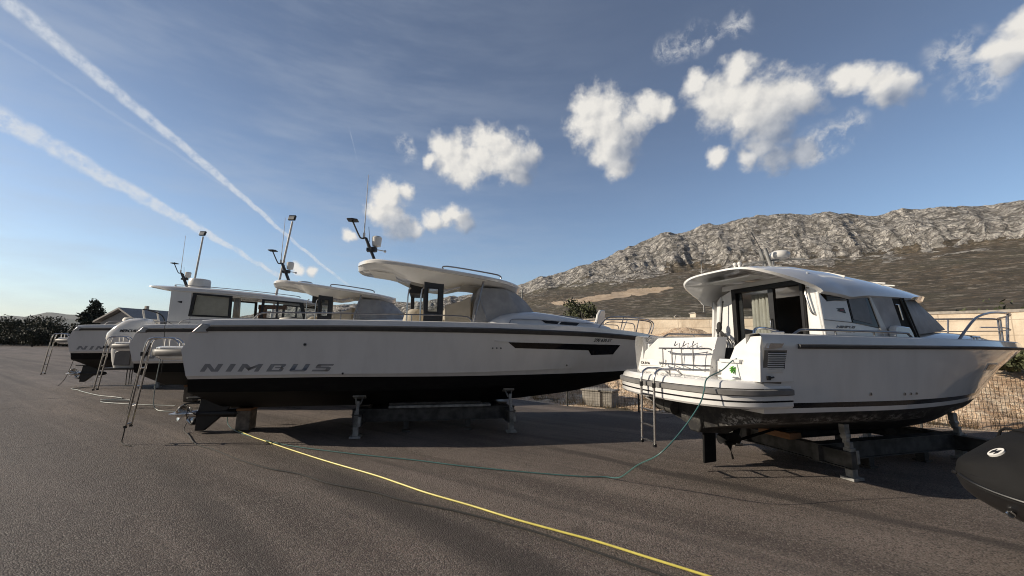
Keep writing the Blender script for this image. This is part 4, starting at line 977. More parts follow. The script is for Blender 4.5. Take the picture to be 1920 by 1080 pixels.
def trunk(root, H):
    T = [(5.28, 2.22), (5.45, 2.36), (5.62, 2.45), (5.9, 2.52), (6.2, 2.55), (6.55, 2.55), (6.9, 2.52), (7.3, 2.47), (7.75, 2.41), (8.15, 2.33), (8.45, 2.24)]
    t = MB(); rings = []
    for x, z in T:
        w = 1.18 * (1 - max(0, (x - 5.9) / 3.6) ** 1.6)
        zb = 2.19; hh = z - zb
        rings.append([(x, -w, zb), (x, -w * .93, zb + hh * .55), (x, -w * .78, zb + hh * .86), (x, -w * .45, zb + hh), (x, 0, zb + hh * 1.04), (x, w * .45, zb + hh), (x, w * .78, zb + hh * .86), (x, w * .93, zb + hh * .55), (x, w, zb)])
    t.rings(rings, True, True, False); o = t.build('cabin_trunk', M['gel'], root, angle=60)
    def mp(x, z, off):
        w = 1.18 * (1 - max(0, (x - 5.9) / 3.6) ** 1.6); return (x, -(w * (1 - .07 * min(1, (z - 2.19) / .18))) - off, z)
    decal([[(6.50, 2.335), (7.50, 2.295), (7.42, 2.235), (6.62, 2.262)]], mp, 'trunk_window', M['dglass'], o, .1, .008)
    decal([[(6.98, 2.32), (7.02, 2.318), (6.95, 2.25), (6.91, 2.252)]], mp, 'window_bar', M['gel'], o, .1, .012)
    r = MB().tube([mp(x, z, .03) for x, z in ((5.78, 2.25), (5.86, 2.33), (6.3, 2.335), (6.6, 2.33), (7.9, 2.29))], .010, 8, 4); r.build('grab_rail', M['steel_dark'], o)
    l = MB(); ax = Vector((.62, .78, 0)).normalized(); up = Vector((.12, -.10, 1)).normalized(); nn = ax.cross(up)
    out = [(-.36, -.04), (-.30, .28), (-.12, .40), (.24, .42), (.34, .36), (.34, .05), (.22, -.12), (-.1, -.10)]
    c = Vector((8.35, -.05, 2.28)); l.rings([[c + ax * a + up * b + nn * s for a, b in out] for s in (-.035, .035)])
    l.build('locker_lid', M['white'], o, bevel=.02)
    MB().tube([(6.9, .35, 2.50), (7.1, .35, 2.56), (7.9, .3, 2.50), (8.15, .25, 2.36)], .012, 8, 4).build('hatch_rail', M['steel_dark'], o)
def hardtop(root, dx, dz):
    t = MB(); rings = []; und = []
    N = 26; x0, x1 = 2.46 + dx, 6.22 + dx
    def half(s):
        return 1.17 * (max(0.0, 1 - abs((s - .5) / .5) ** (5 if s < .5 else 4))) ** .5 * (1 - .12 * max(0, s - .55)) * (1 if s > .12 else .90 + .10 * s / .12) + 0.02
    top, bot = [], []
    for i in range(N + 1):
        s = .5 - .5 * math.cos(math.pi * i / N); x = x0 + (x1 - x0) * s; w = half(s)
        ze = 3.60 - .118 * (x - dx - 2.5) + dz - .05 * max(0, .12 - s) / .12
        zt = ze + .035; e = .05 * min(1, w / .5)
        cl = math.exp(-((x - dx - 4.05) / .62) ** 4)                    # swelling that carries the roof on the console
        sect = [(x, -w, ze), (x, -w * .985, zt - .012), (x, -w * .90, zt + .01), (x, -w * .5, zt + .035), (x, 0, zt + .045), (x, w * .5, zt + .035), (x, w * .90, zt + .01), (x, w * .985, zt - .012), (x, w, ze),
                (x, w * .985, ze - e), (x, w * .945, ze - e - .004), (x, w * .90, ze - e + .012), (x, w * .74, ze - e - .05 - .10 * cl), (x, w * .60, ze - e - .085 - .17 * cl), (x, 0, ze - e - .085 - .17 * cl), (x, -w * .60, ze - e - .085 - .17 * cl), (x, -w * .74, ze - e - .05 - .10 * cl), (x, -w * .90, ze - e + .012), (x, -w * .945, ze - e - .004), (x, -w * .985, ze - e)]
        rings.append(sect)
    t.rings(rings); o = t.build('hardtop', M['gel'], root, angle=24)
    for a, b, yy in ((2.75, 3.5, .52), (4.75, 5.75, .55)):
        za, zb = [3.60 - .118 * (q - 2.5) + dz - .05 - .088 for q in (a, b)]
        MB().rings([[(a + dx, -yy, za), (a + dx, yy, za), (a + dx, yy, za - .02), (a + dx, -yy, za - .02)], [(b + dx, -yy, zb), (b + dx, yy, zb), (b + dx, yy, zb - .02), (b + dx, -yy, zb - .02)]]).build('ceiling_panel', M['deck'], o, bevel=.01)
    for sg in (-1, 1):
        MB().tube([(4.35 + dx, sg * .98, 3.42 + dz), (4.42 + dx, sg * .98, 3.50 + dz), (5.4 + dx, sg * .98, 3.385 + dz), (5.6 + dx, sg * .95, 3.34 + dz), (5.62 + dx, sg * .95, 3.28 + dz)], .016, 8, 4).build('roof_rail', M['steel_dark'], o)
    MB().rings([[(3.25 + dx + r * math.cos(a), .15 + r * math.sin(a), 3.66 - .118 * .75 + dz + zz) for a in [2 * math.pi * k / 20 for k in range(20)]] for r, zz in ((.24, .05), (.25, .10), (.22, .125), (.05, .13))]).build('antenna_dome', M['white'], o)
    # console side windows, door and struts
    for y, xa, xb, z1 in ((-.75, 3.965, 4.375, 3.24), (.75, 3.63, 4.05, 3.26)):
        f = MB().frame([(xa + dx, 1.45), (xb + dx, 1.45), (xb + dx + .002, z1 + dz), (xa + dx - .01, z1 + dz)], [(xa + .075 + dx, 2.52 + dz), (xb - .12 + dx, 2.515 + dz), (xb - .115 + dx, 3.03 + dz), (xa + .07 + dx, 3.035 + dz)], 'y', y - .045, y + .045)
        fo = f.build('side_window_frame', M['frame'], root, bevel=.01)
        MB().frame([(xa + .06 + dx, 2.50 + dz), (xb - .105 + dx, 2.495 + dz), (xb - .10 + dx, 3.05 + dz), (xa + .055 + dx, 3.055 + dz)], [(xa + .085 + dx, 2.53 + dz), (xb - .13 + dx, 2.525 + dz), (xb - .125 + dx, 3.02 + dz), (xa + .08 + dx, 3.025 + dz)], 'y', y - .055, y - .042).build('bezel', M['black'], fo)
        MB().box((xa + .18 + dx, y, 2.78 + dz), (.26, .008, .56)).build('pane', M['glass'], fo)
    MB().prism([(3.62 + dx, 2.98 + dz), (4.0 + dx, 2.98 + dz), (4.0 + dx, 3.25 + dz), (3.62 + dx, 3.25 + dz)], 'y', -.2, .74).build('door_head', M['black'], root, bevel=.01)
    for x, y in ((3.62, -.72), (3.9, -.80)): MB().tube([(x + dx, y, 1.5), (x + dx, y, 2.85 + dz), (x + .06 + dx, y, 3.03 + dz)], .016, 8, 3).build('grab_pole', M['steel'], root)
    for sg in (-1, 1): MB().tube([(5.02 + dx, sg * 1.02, 2.22), (5.14 + dx, sg * .98, 2.75), (5.24 + dx, sg * .92, 3.25 + dz)], .022, 8, 4).tube([(5.3 + dx, sg * 1.0, 2.35), (5.14 + dx, sg * .98, 2.80)], .016).build('strut', M['steel_dark'], root)
    c = MB(); c.rings([[(4.98 + dx, -.93, 2.2), (4.98 + dx, .93, 2.2), (6.10 + dx, .86, 2.38), (6.55 + dx, .45, 2.50), (6.66 + dx, 0, 2.53), (6.55 + dx, -.45, 2.50), (6.10 + dx, -.86, 2.38)],
                       [(5.05 + dx, -.90, 2.7), (5.05 + dx, .90, 2.7), (5.95 + dx, .81, 2.74), (6.32 + dx, .42, 2.80), (6.41 + dx, 0, 2.82), (6.32 + dx, -.42, 2.80), (5.95 + dx, -.81, 2.74)],
                       [(5.16 + dx, -.84, 3.09 + dz), (5.16 + dx, .84, 3.09 + dz), (5.74 + dx, .75, 3.10 + dz), (6.02 + dx, .38, 3.10 + dz), (6.08 + dx, 0, 3.10 + dz), (6.02 + dx, -.38, 3.10 + dz), (5.74 + dx, -.75, 3.10 + dz)]])
    c.build('windscreen_cover', M['canvas'], root, bevel=.025)
    b = MB(); b.rings([[(4.42 + dx, -.90, 2.0), (4.42 + dx, .9, 2.0), (4.42 + dx, .86, 2.60), (4.42 + dx, -.86, 2.62)], [(4.76 + dx, -.95, 2.0), (4.76 + dx, .95, 2.0), (4.76 + dx, .84, 2.75), (4.76 + dx, -.84, 2.72)], [(4.97 + dx, -.93, 2.0), (4.97 + dx, .93, 2.0), (4.97 + dx, .82, 2.93), (4.97 + dx, -.82, 2.84)]])
    b.build('console_cover', M['canvas_light'], root, bevel=.02)
    s = MB(); s.rings([ellipse_ring(3.50 + dx, 3.98 + dx, .60, 1.8), ellipse_ring(3.49 + dx, 3.99 + dx, .62, 2.28), ellipse_ring(3.54 + dx, 3.97 + dx, .60, 2.46), ellipse_ring(3.64 + dx, 3.95 + dx, .52, 2.545), ellipse_ring(3.76 + dx, 3.88 + dx, .3, 2.56)])
    s.build('seat_cover', M['canvas_light'], root, angle=60)
    mast(root, 2.82 + dx, 3.585 + dz)
def aft_cushions(root, dz=0):
    MB().rings([ellipse_ring(1.35, 1.95, 1.0, 1.9), ellipse_ring(1.33, 1.97, 1.02, 2.2 + dz), ellipse_ring(1.40, 1.90, .98, 2.31 + dz), ellipse_ring(1.5, 1.8, .9, 2.33 + dz)]).build('aft_seat', M['cushion'], root, angle=60)

GY = 'covered grey white yachts parked in a row on stands'
# 1: the near yacht
y1 = thing('motor_yacht', 'nearest open white yacht with long black hull window, lettered 290 630 ST at the bow', 'yacht', (-5.94, 8.43, 0), HD, GY)
H1 = yacht_hull(y1); rails(y1, H1); platform(y1); trunk(y1, H1); hardtop(y1, 0, -.05)
mp1 = lambda x, z, off: (x, -(H1.y_at(x, z) + off), z)
decal(fit(text_polys('290 630 ST', 1, .35, .025), 7.78, 8.33, 1.868, 1.945), mp1, 'registration_lettering', M['letter_dark'], y1, .05, .004)
sterndrive(y1, .06, -.10, .345)
# 2: the yacht behind it, outboard powered
y3 = thing('motor_yacht', 'middle open white yacht of the row, with a big white outboard motor', 'yacht', (-10.389, 12.116, 0.05), HD, GY)
H3 = yacht_hull(y3); rails(y3, H3); platform(y3, (-1.12, -.98), .42); trunk(y3, H3); hardtop(y3, .33, .03)
def sheer_seat(root, x0, x1): MB().rings([ellipse_ring(x0, x1, .9, 1.9), ellipse_ring(x0, x1, .92, 2.35), ellipse_ring(x0 + .08, x1 - .1, .86, 2.47), ellipse_ring(x0 + .2, x1 - .3, .7, 2.49)]).build('aft_seat', M['cushion'], root, angle=60)
sheer_seat(y3, 3.05, 3.85)
ob = MB(); E_ = lambda x0, x1, w, z, sh=0: ellipse_ring(x0, x1, w, z, 28, 3.2)
ob.rings([E_(-1.36, -.70, .24, 1.50), E_(-1.48, -.62, .29, 1.62), E_(-1.56, -.58, .31, 1.80), E_(-1.54, -.56, .31, 1.95), E_(-1.40, -.54, .30, 2.12), E_(-1.18, -.52, .28, 2.30), E_(-1.02, -.56, .22, 2.375), E_(-.94, -.64, .12, 2.39)])
oo = ob.build('outboard_motor', M['gel'], y3, angle=50)
MB().rings([E_(-1.30, -.72, .17, .95), E_(-1.36, -.70, .19, 1.15), E_(-1.40, -.68, .215, 1.40), E_(-1.40, -.68, .22, 1.505)]).build('leg_housing', M['white'], oo, angle=50)
MB().prism([(-1.22, 1.02), (-.82, 1.02), (-.82, 1.44), (-1.1, 1.46), (-1.22, 1.40)], 'y', -.225, -.19).build('side_panel', M['rub_light'], oo, bevel=.02)
MB().prism([(-1.42, .28), (-.66, .28), (-.66, -.28), (-1.42, -.28)], 'z', .905, .955).build('splash_plate', M['black'], oo, bevel=.01)
decal(fit(text_polys('MERCURY', 1, .3, .02), -1.12, -.62, 1.98, 2.06), lambda x, z, o_: (x, -(.309 + o_) * (1 - max(0, abs((x + 1.05) / .55)) ** 3.2 * .0) , z), 'cowl_lettering', M['letter_dark'], oo, .1, .006)
MB().box((-.46, 0, 1.55), (.26, .36, .42)).build('mounting_bracket', M['black'], oo, bevel=.03)
for yy in (-.05, .07, .16): MB().tube([(-.95, yy, .92), (-.95, yy, .62), (-.94, yy, .45)], .012).build('drain_pipe', M['stand'], oo)
# 3: the farthest yacht, with a cabin
y4 = thing('motor_yacht', 'farthest white motor yacht in the row with an enclosed cabin, curtained window and radar drum', 'yacht', (-16.626, 16.216, 0.17), HD, GY)
H4 = yacht_hull(y4); rails(y4, H4, .95, 2.7); platform(y4, (-1.12, -.98), .35); sterndrive(y4, -.05, -.05, .30)
Z4 = -.17
W4 = 1.22
cw = MB()
def panel(mb, pts, y, th=.05): mb.prism([(x, z + Z4) for x, z in pts], 'y', y - th / 2, y + th / 2)
cb = MB()
for sg in (-1, 1):
    y_ = sg * W4
    panel(cb, [(2.86, 2.2), (3.62, 2.2), (3.58, 3.80), (2.86, 3.90)], y_)
    panel(cb, [(3.62, 2.2), (8.3, 2.2), (8.1, 2.72), (3.62, 2.76)], y_)
    panel(cb, [(3.58, 3.70), (5.08, 3.62), (7.9, 3.42), (7.9, 3.52), (3.58, 3.86)], y_)
cb.prism([(2.86, 2.0), (2.86 + .05, 2.0), (2.86 + .05, 3.7), (2.86, 3.7)], 'y', -W4, -.5); cb.prism([(2.86, 2.0), (2.91, 2.0), (2.91, 3.7), (2.86, 3.7)], 'y', .5, W4)
cbo = cb.build('cabin', M['gel'], y4, bevel=.01)
roof = MB(); rg = []
for x, z, w, th in ((1.78, 3.965, .5, .02), (1.9, 3.985, .95, .05), (2.2, 3.99, 1.16, .12), (2.9, 3.97, 1.28, .24), (3.7, 3.95, 1.30, .26), (4.6, 3.90, 1.30, .24), (6.0, 3.80, 1.28, .22), (7.3, 3.66, 1.22, .19), (8.0, 3.55, 1.08, .15), (8.35, 3.47, .85, .10), (8.5, 3.43, .4, .05)):
    z += Z4; rg.append([(x, -w, z - th * .75), (x, -w * .985, z - th * .25), (x, -w * .9, z), (x, 0, z + .05), (x, w * .9, z), (x, w * .985, z - th * .25), (x, w, z - th * .75), (x, w * .94, z - th), (x, 0, z - th), (x, -w * .94, z - th)])
ro4 = roof.rings(rg).build('cabin_roof', M['gel'], y4, angle=40)
for sg in (-1, 1): MB().tube([(2.95, sg * 1.1, 3.98 + Z4), (3.05, sg * 1.1, 4.03 + Z4), (5, sg * 1.1, 3.93 + Z4), (7.3, sg * 1.05, 3.74 + Z4), (7.5, sg * 1.04, 3.65 + Z4)], .014, 8, 4).build('roof_rail', M['steel_dark'], ro4)
MB().rings([[(3.2 + r * math.cos(a), r * math.sin(a), zz + Z4) for a in [2 * math.pi * k / 28 for k in range(28)]] for r, zz in ((.36, 4.02), (.39, 4.10), (.39, 4.34), (.36, 4.42), (.2, 4.45), (.02, 4.455))]).build('radar_drum', M['white'], ro4, angle=50)
mast(y4, 2.72, 4.02 + Z4, .66, 1.55)
for sg in (-1, 1):
    y_ = sg * (W4 + .012)
    f = MB().frame([(q[0], q[1] + Z4) for q in ((3.56, 2.77), (5.06, 2.73), (5.04, 3.63), (3.64, 3.71))], [(q[0], q[1] + Z4) for q in ((3.68, 2.84), (4.96, 2.80), (4.94, 3.56), (3.75, 3.63))], 'y', y_ - .03, y_ + .03).build('side_window', M['black'], y4)
    MB().prism([(q[0], q[1] + Z4) for q in ((3.66, 2.82), (4.98, 2.78), (4.96, 3.58), (3.73, 3.65))], 'y', sg * W4 - .006, sg * W4 + .006).build('pane', M['glass'], f)
    f2 = MB().frame([(q[0], q[1] + Z4) for q in ((6.12, 2.73), (7.92, 2.68), (7.72, 3.44), (6.16, 3.54))], [(q[0], q[1] + Z4) for q in ((6.22, 2.78), (7.78, 2.74), (7.58, 3.38), (6.25, 3.48))], 'y', y_ - .03, y_ + .03).build('side_window', M['black'], y4)
    MB().prism([(q[0], q[1] + Z4) for q in ((6.2, 2.76), (7.8, 2.72), (7.6, 3.40), (6.23, 3.50))], 'y', sg * W4 - .006, sg * W4 + .006).build('pane', M['glass'], f2)
    MB().box((6.75, sg * (W4 + .012), 3.13 + Z4), (.07, .05, .74)).build('window_post', M['frame'], f2)
MB().box((4.3, -W4 + .10, 3.2 + Z4), (1.3, .06, .84)).build('curtain', M['curtain'], y4, bevel=.02)
cu = MB(); cu.rings([[(5.10 + .035 * k, -W4 + .08 + (.03 if k % 2 else -.03), 2.72 + Z4) for k in range(8)], [(5.10 + .03 * k, -W4 + .08 + (.03 if k % 2 else -.03), 3.56 + Z4) for k in range(8)]], False, False, False)
cuo = cu.build('curtain', M['curtain'], y4); s_ = cuo.modifiers.new('sol', 'SOLIDIFY'); s_.thickness = .015
MB().box((5.75, W4 - .10, 3.40 + Z4), (1.2, .06, .20)).box((5.35, W4 - .10, 3.05 + Z4), (.34, .06, .8)).build('interior_panel', M['wood_in'], y4)
MB().prism([(6.4, 2.65 + Z4), (7.4, 2.65 + Z4), (7.3, 2.86 + Z4), (6.6, 2.82 + Z4)], 'y', -.8, .6).build('dashboard', M['navy'], y4, bevel=.04)
MB().tube([(1.26, 0, 3.05 + Z4), (1.30, 0, 3.085 + Z4), (1.67, 0, 2.98 + Z4), (1.91, 0, 2.875 + Z4), (2.06, 0, 2.67 + Z4), (2.08, 0, 2.4 + Z4)], .024, 8, 4).tube([(1.30, 0, 3.085 + Z4), (1.30, .9, 3.085 + Z4)], .02).build('canopy_frame', M['frame'], y4)
MB().tube([(1.44, 0, 2.3 + Z4), (1.25, 0, 3.05 + Z4)], .035).tube([(1.44, .9, 2.3 + Z4), (1.25, .9, 3.05 + Z4)], .035).build('canopy_post', M['white'], y4)
MB().rings([ellipse_ring(.95, 1.60, .9, 1.9), ellipse_ring(.95, 1.6, .9, 2.45), ellipse_ring(1.0, 1.55, .85, 2.52)]).build('aft_seat', M['cushion'], y4, angle=60)
pen = lambda r, y, x, z: MB().prism([(x, z + .045), (x + .17, z + .075), (x + .17, z - .02), (x, z + .02), (x + .04, z + .032)], 'y', y - .003, y + .003).build('pennant_emblem', M['letter_dark'], r)
pen(y4, -W4 - .03, 3.12, 3.30 + Z4)

# ------------------------------------------------------------------ supports
def cradle(label, group, loc, rz, sts, hw, pads, zb=.34, name='boat_cradle', H=None, block_pad=False):
    """steel cradle: two long beams, cross beams and adjustable posts with pads"""
    t = thing(name, label, 'boat stand', loc, rz, group)
    x0, x1 = sts[0], sts[-1]; hw0 = hw
    for sg in (-1, 1):
        b = MB().box(((x0 + x1) / 2, sg * hw0 * .62, zb), (x1 - x0 + .3, .10, .22)).box(((x0 + x1) / 2, sg * hw0 * .62, zb + .118), (x1 - x0 + .3, .17, .014)).box(((x0 + x1) / 2, sg * hw0 * .62, zb - .118), (x1 - x0 + .3, .17, .014))
        for k in (.3, .72): b.box((x0 + (x1 - x0) * k, sg * hw0 * .62, zb - .20), (.10, .12, .16)).box((x0 + (x1 - x0) * k, sg * hw0 * .62, .015), (.16, .18, .03))
        b.build('long_beam', M['stand'], t)
    for x in sts:
        MB().box((x, 0, zb - .02), (.12, hw0 * 2 + .1, .20)).box((x, 0, zb + .088), (.18, hw0 * 2 + .1, .014)).box((x, 0, zb - .128), (.18, hw0 * 2 + .1, .014)).build('cross_beam', M['stand'], t)
        for sg in (-1, 1):
            yp, zp = pads
            if H:
                yp = min(yp, H.y_at(x, H.z_bottom(x, 9)) * .80); zp = H.z_bottom(x, yp)
            hw = yp + .06 if block_pad else hw0
            p = MB().box((x, sg * hw, .22), (.10, .10, .40)).box((x, sg * hw, .02), (.20, .18, .04)).box((x, sg * hw, .42), (.075, .075, .16)).cyl((x, sg * hw, .4), (x, sg * (hw + yp) / 2, zp - .10), .030).box((x + .06, sg * hw, .30), (.05, .14, .18))
            po = p.build('post', M['galv'], t, bevel=.006)
            rot = Matrix.Rotation(sg * R(22), 3, 'X')
            if block_pad:
                MB().box((x, sg * (yp + .02), zp - .075), (.10, .08, .13)).box((x, sg * (yp + .03), zp - .20), (.07, .06, .14)).cyl((x + .05, sg * (yp + .03), zp - .17), (x - .05, sg * (yp + .03), zp - .17), .045).build('pad', M['galv'], po, bevel=.008)
                continue
            q = MB().box((x, sg * yp, zp - .035), (.24, .16, .03), rot)
            for dx in (-.07, .07): q.tube([(x + dx * .5, sg * (hw + yp) / 2, zp - .16), (x + dx, sg * yp, zp - .04)], .016)
            q.build('pad', M['galv'], po, bevel=.006)
    return t
CG = 'steel boat cradles under the row of yachts'
c1 = cradle('galvanised steel cradle under the near open yacht', CG, (-5.94, 8.43, 0), HD, (2.80, 5.83), 1.20, (.98, .74), H=H1)
for src, loc, lab in ((c1, (-10.389, 12.116, 0.0), 'steel cradle under the middle outboard yacht'), (c1, (-16.626, 16.216, 0), 'steel cradle under the farthest cabin yacht')):
    o = copy_tree(src); o.location = loc; o['label'] = lab
def block(label, x, y, h, rz, name='keel_block', g='keel blocks under the sterns', mat='timber_grey', sx=.26, sy=.34):
    t = thing(name, label, 'support block', (x, y, 0), rz, g)
    MB().box((0, 0, (h - .05) / 2 + .0), (sx, sy, h - .05)).build('body', M[mat], t, bevel=.015)
    MB().box((0, 0, h - .025), (sx * 1.06, sy * 1.04, .048)).build('top_plank', M['timber'], t, bevel=.006); return t
def loc2w(o, rz, x, y): return (o[0] + math.cos(rz) * x - math.sin(rz) * y, o[1] + math.sin(rz) * x + math.cos(rz) * y)
block('upright grey block under the keel of the near yacht, beside the yellow hose end', *loc2w((-5.94, 8.43), HD, .45, 0.0), .44, HD)
block('upright brown grey block under the keel of the middle yacht', *loc2w((-10.389, 12.116), HD, .75, 0), .49, HD)
block('upright grey block under the keel of the farthest yacht', *loc2w((-16.626, 16.216), HD, 2.3, 0), .61, HD)
for k, (bx, lab) in enumerate(((2.80, 'brown timber keel block on the aft cross beam under the near yacht'), (5.83, 'brown timber keel block on the forward cross beam under the near yacht'))):
    px, py = loc2w((-5.94, 8.43), HD, bx, 0); t = thing('timber_block', lab, 'timber block', (px, py, .44), HD, 'timber keel blocks')
    MB().box((0, 0, .012), (.2, .5, .022)).build('plank', M['timber_grey'], t); MB().box((0, 0, .024 + .002), (.16, .42, .006)).build('rubber_mat', M['black'], t)
px, py = loc2w((-5.94, 8.43), HD, 4.4, -.744)
t = thing('plank_stack', 'short stack of dark perforated planks lying on the cradle beams under the near yacht', 'planks', (px, py, .472), HD)
MB().box((0, 0, .03), (2.1, .22, .055)).build('plank', M['galv'], t, bevel=.01); MB().box((-.1, .03, .085), (1.9, .18, .05)).build('plank', M['stand'], t, bevel=.01)
# ------------------------------------------------------------------ the coupe on the right
H2R = R(16); O2 = (2.707, 6.197)
y2 = thing('motor_boat', 'white cabin coupe boat named OLIVA with sunlit stern, grey window covers and a swim ladder', 'boat', (*O2, 0), H2R)
C2 = [dict(xs=.12, xb=6.30, B=0, u0=.5, p=2, z=[(0, .56), (.2, .50), (.45, .40), (.7, .36), (.85, .42), (1, .66)]),
      dict(xs=.06, xb=6.70, B=1.22, u0=.28, p=1.9, z=[(0, .86), (.5, .80), (.8, .84), (1, .90)]),
      dict(xs=.04, xb=6.84, B=1.32, u0=.30, p=2.0, z=[(0, .985), (.3, .965), (.6, .97), (1, 1.02)]),
      dict(xs=.03, xb=6.92, B=1.335, u0=.30, p=2.0, z=[(0, 1.045), (.3, 1.025), (.6, 1.03), (1, 1.09)]),
      dict(xs=.03, xb=7.0, B=1.35, u0=.30, p=2.05, z=[(0, 1.11), (.3, 1.092), (.6, 1.09), (1, 1.15)]),
      dict(xs=0, xb=7.38, B=1.385, u0=.34, p=2.3, z=[(0, 1.45), (1, 1.47)]),
      dict(xs=0, xb=7.95, B=1.42, u0=.36, p=2.6, z=[(0, 1.775), (.5, 1.787), (1, 1.765)]),
      dict(xs=0, xb=7.99, B=1.425, u0=.36, p=2.65, z=[(0, 1.838), (.5, 1.838), (1, 1.815)]),
      dict(xs=.0, xb=7.97, B=1.39, u0=.36, p=2.7, z=[(0, 1.95), (.3, 1.935), (.6, 1.915), (1, 1.87)])]
for c_ in C2: c_['aft'] = .955
H2 = Hull(C2, 56)
hb = MB(); H2.skin([4, 5, 6, 7, 8], hb, False); H2.skin([2, 3], hb); hb.build('hull', M['gel'], y2, angle=25)
H2.skin([3, 4], MB()).build('boot_stripe', M['stripe'], y2)
H2.skin([0, 1, 2], MB()).build('hull_bottom', M['anti_worn'], y2, angle=40)
H2.rail(6, 7, .038, MB(), .05).build('rub_rail', M['rub'], y2)
m2 = lambda x, z, off: (x, -(H2.y_at(x, z) + off), z)
# side deck and foredeck
d = MB()
for sg in (-1, 1):
    L = []
    for u in H2.us():
        p = H2.P(8, u); zc = p.z + .012; fore = u > .40
        inn = max(0, p.y - .22)
        L.append([(p.x, sg * p.y, p.z), (p.x, sg * max(0, p.y - .03), zc + .006), (p.x, sg * inn, zc - .01)] + ([(p.x, 0, zc + .10 * min(1, p.y))] * 2 if fore else [(p.x, sg * inn, 1.44), (p.x, 0, 1.44)]))
    d.rings(L, False, False, False)
d.build('deck', M['deck'], y2, angle=30)
# stern: platform, transom blocks
def pl2(o, z):
    L = [(.42, 1.355), (.0, 1.345), (-.22, 1.29), (-.42, 1.16), (-.55, .95), (-.63, .68), (-.68, .35), (-.70, 0)]
    P = [(x - (o if x < .3 else 0) * (1 if x < -.3 else .5), y + o * (1 if y > .9 else .3), z) for x, y in L]
    return [(x, -y, z) for x, y, z in P] + [p for p in reversed(P)][1:]
sp2 = MB(); sp2.rings([pl2(-.10, 1.03), pl2(-.02, 1.05), pl2(.0, 1.075), pl2(.0, 1.125)]).rings([pl2(-.012, 1.127), pl2(-.012, 1.145)]).rings([pl2(.0, 1.147), pl2(.0, 1.20)])
sp2.rings([pl2(-.01, 1.29), pl2(-.03, 1.345), pl2(-.06, 1.372), pl2(-.12, 1.38)])
spo = sp2.build('swim_platform', M['gel'], y2, angle=30)
MB().rings([pl2(.004, 1.205), pl2(.024, 1.215), pl2(.026, 1.268), pl2(.004, 1.28)]).build('strake', M['rub_light'], spo, angle=50)
MB().rings([pl2(.003, 1.128), pl2(.003, 1.144)]).build('pinstripe', M['stripe'], spo)
tr_ = MB()
tr_.rings([[(-.06, -.52, 1.37), (.20, -.53, 1.37), (.24, 1.26, 1.37), (-.02, 1.27, 1.37)], [(-.03, -.545, 1.62), (.20, -.55, 1.62), (.24, 1.22, 1.62), (.02, 1.22, 1.62)], [(.05, -.60, 1.93), (.22, -.60, 1.93), (.24, .86, 1.925), (.08, .78, 1.925)]])
tr_.rings([[(.09, .76, 1.922), (.45, .86, 1.922), (.45, 1.22, 1.62), (.03, 1.22, 1.62)], [(.16, .77, 1.925), (.45, .9, 1.925), (.45, 1.30, 1.84), (.10, 1.24, 1.70)]])
tr_.rings([[(.05, 1.18, 1.37), (.55, 1.18, 1.37), (.55, 1.34, 1.37), (.02, 1.33, 1.37)], [(.10, 1.06, 1.82), (.55, 1.12, 1.9), (.55, 1.33, 1.93), (.07, 1.20, 1.86)]])
tr_.rings([[(-.06, -1.345, 1.37), (-.10, -.78, 1.37), (.45, -.78, 1.37), (.45, -1.36, 1.37)], [(-.045, -1.348, 1.61), (-.07, -.765, 1.61), (.45, -.765, 1.61), (.45, -1.365, 1.61)]])
tr_.rings([[(-.045, -1.348, 1.605), (-.03, -.86, 1.605), (.45, -.86, 1.605), (.45, -1.365, 1.605)], [(-.03, -1.35, 1.80), (-.01, -.95, 1.80), (.45, -.95, 1.80), (.45, -1.37, 1.80)], [(.06, -1.30, 1.93), (.08, -1.06, 1.93), (.45, -1.03, 1.94), (.45, -1.34, 1.94)]])
tr_.box((.34, -.63, 1.48), (.56, .42, .23))
tro = tr_.build('transom', M['gel'], y2, bevel=.03, segs=3)
MB().prism([(-1.09, 1.585), (-.76, 1.585), (-.76, 1.632), (-1.09, 1.632)], 'x', -.10, .10).build('step_lid', M['gel'], tro, bevel=.008)
MB().prism([(.46, 1.46), (1.20, 1.44), (1.16, 1.565), (.46, 1.57)], 'x', -.042, -.02).build('name_panel', M['deck'], tro, bevel=.01)
mt = lambda y, z, off: (-.045 - off, -y, z)
decal(fit(text_polys('OLIVA', 1, .0, .01), -1.13, -.86, 1.468, 1.515), mt, 'name_lettering', M['letter_dark'], tro, .2, .004)
MB().cyl((-.044, .575, 1.50), (-.054, .575, 1.50), .055, n=24).build('emblem', M['white'], tro)
MB().prism([(.545, 1.495), (.555, 1.525), (.58, 1.535), (.60, 1.515), (.585, 1.505), (.59, 1.485), (.57, 1.50), (.565, 1.475)], 'x', -.057, -.052).build('emblem_figure', M['letter'], tro)
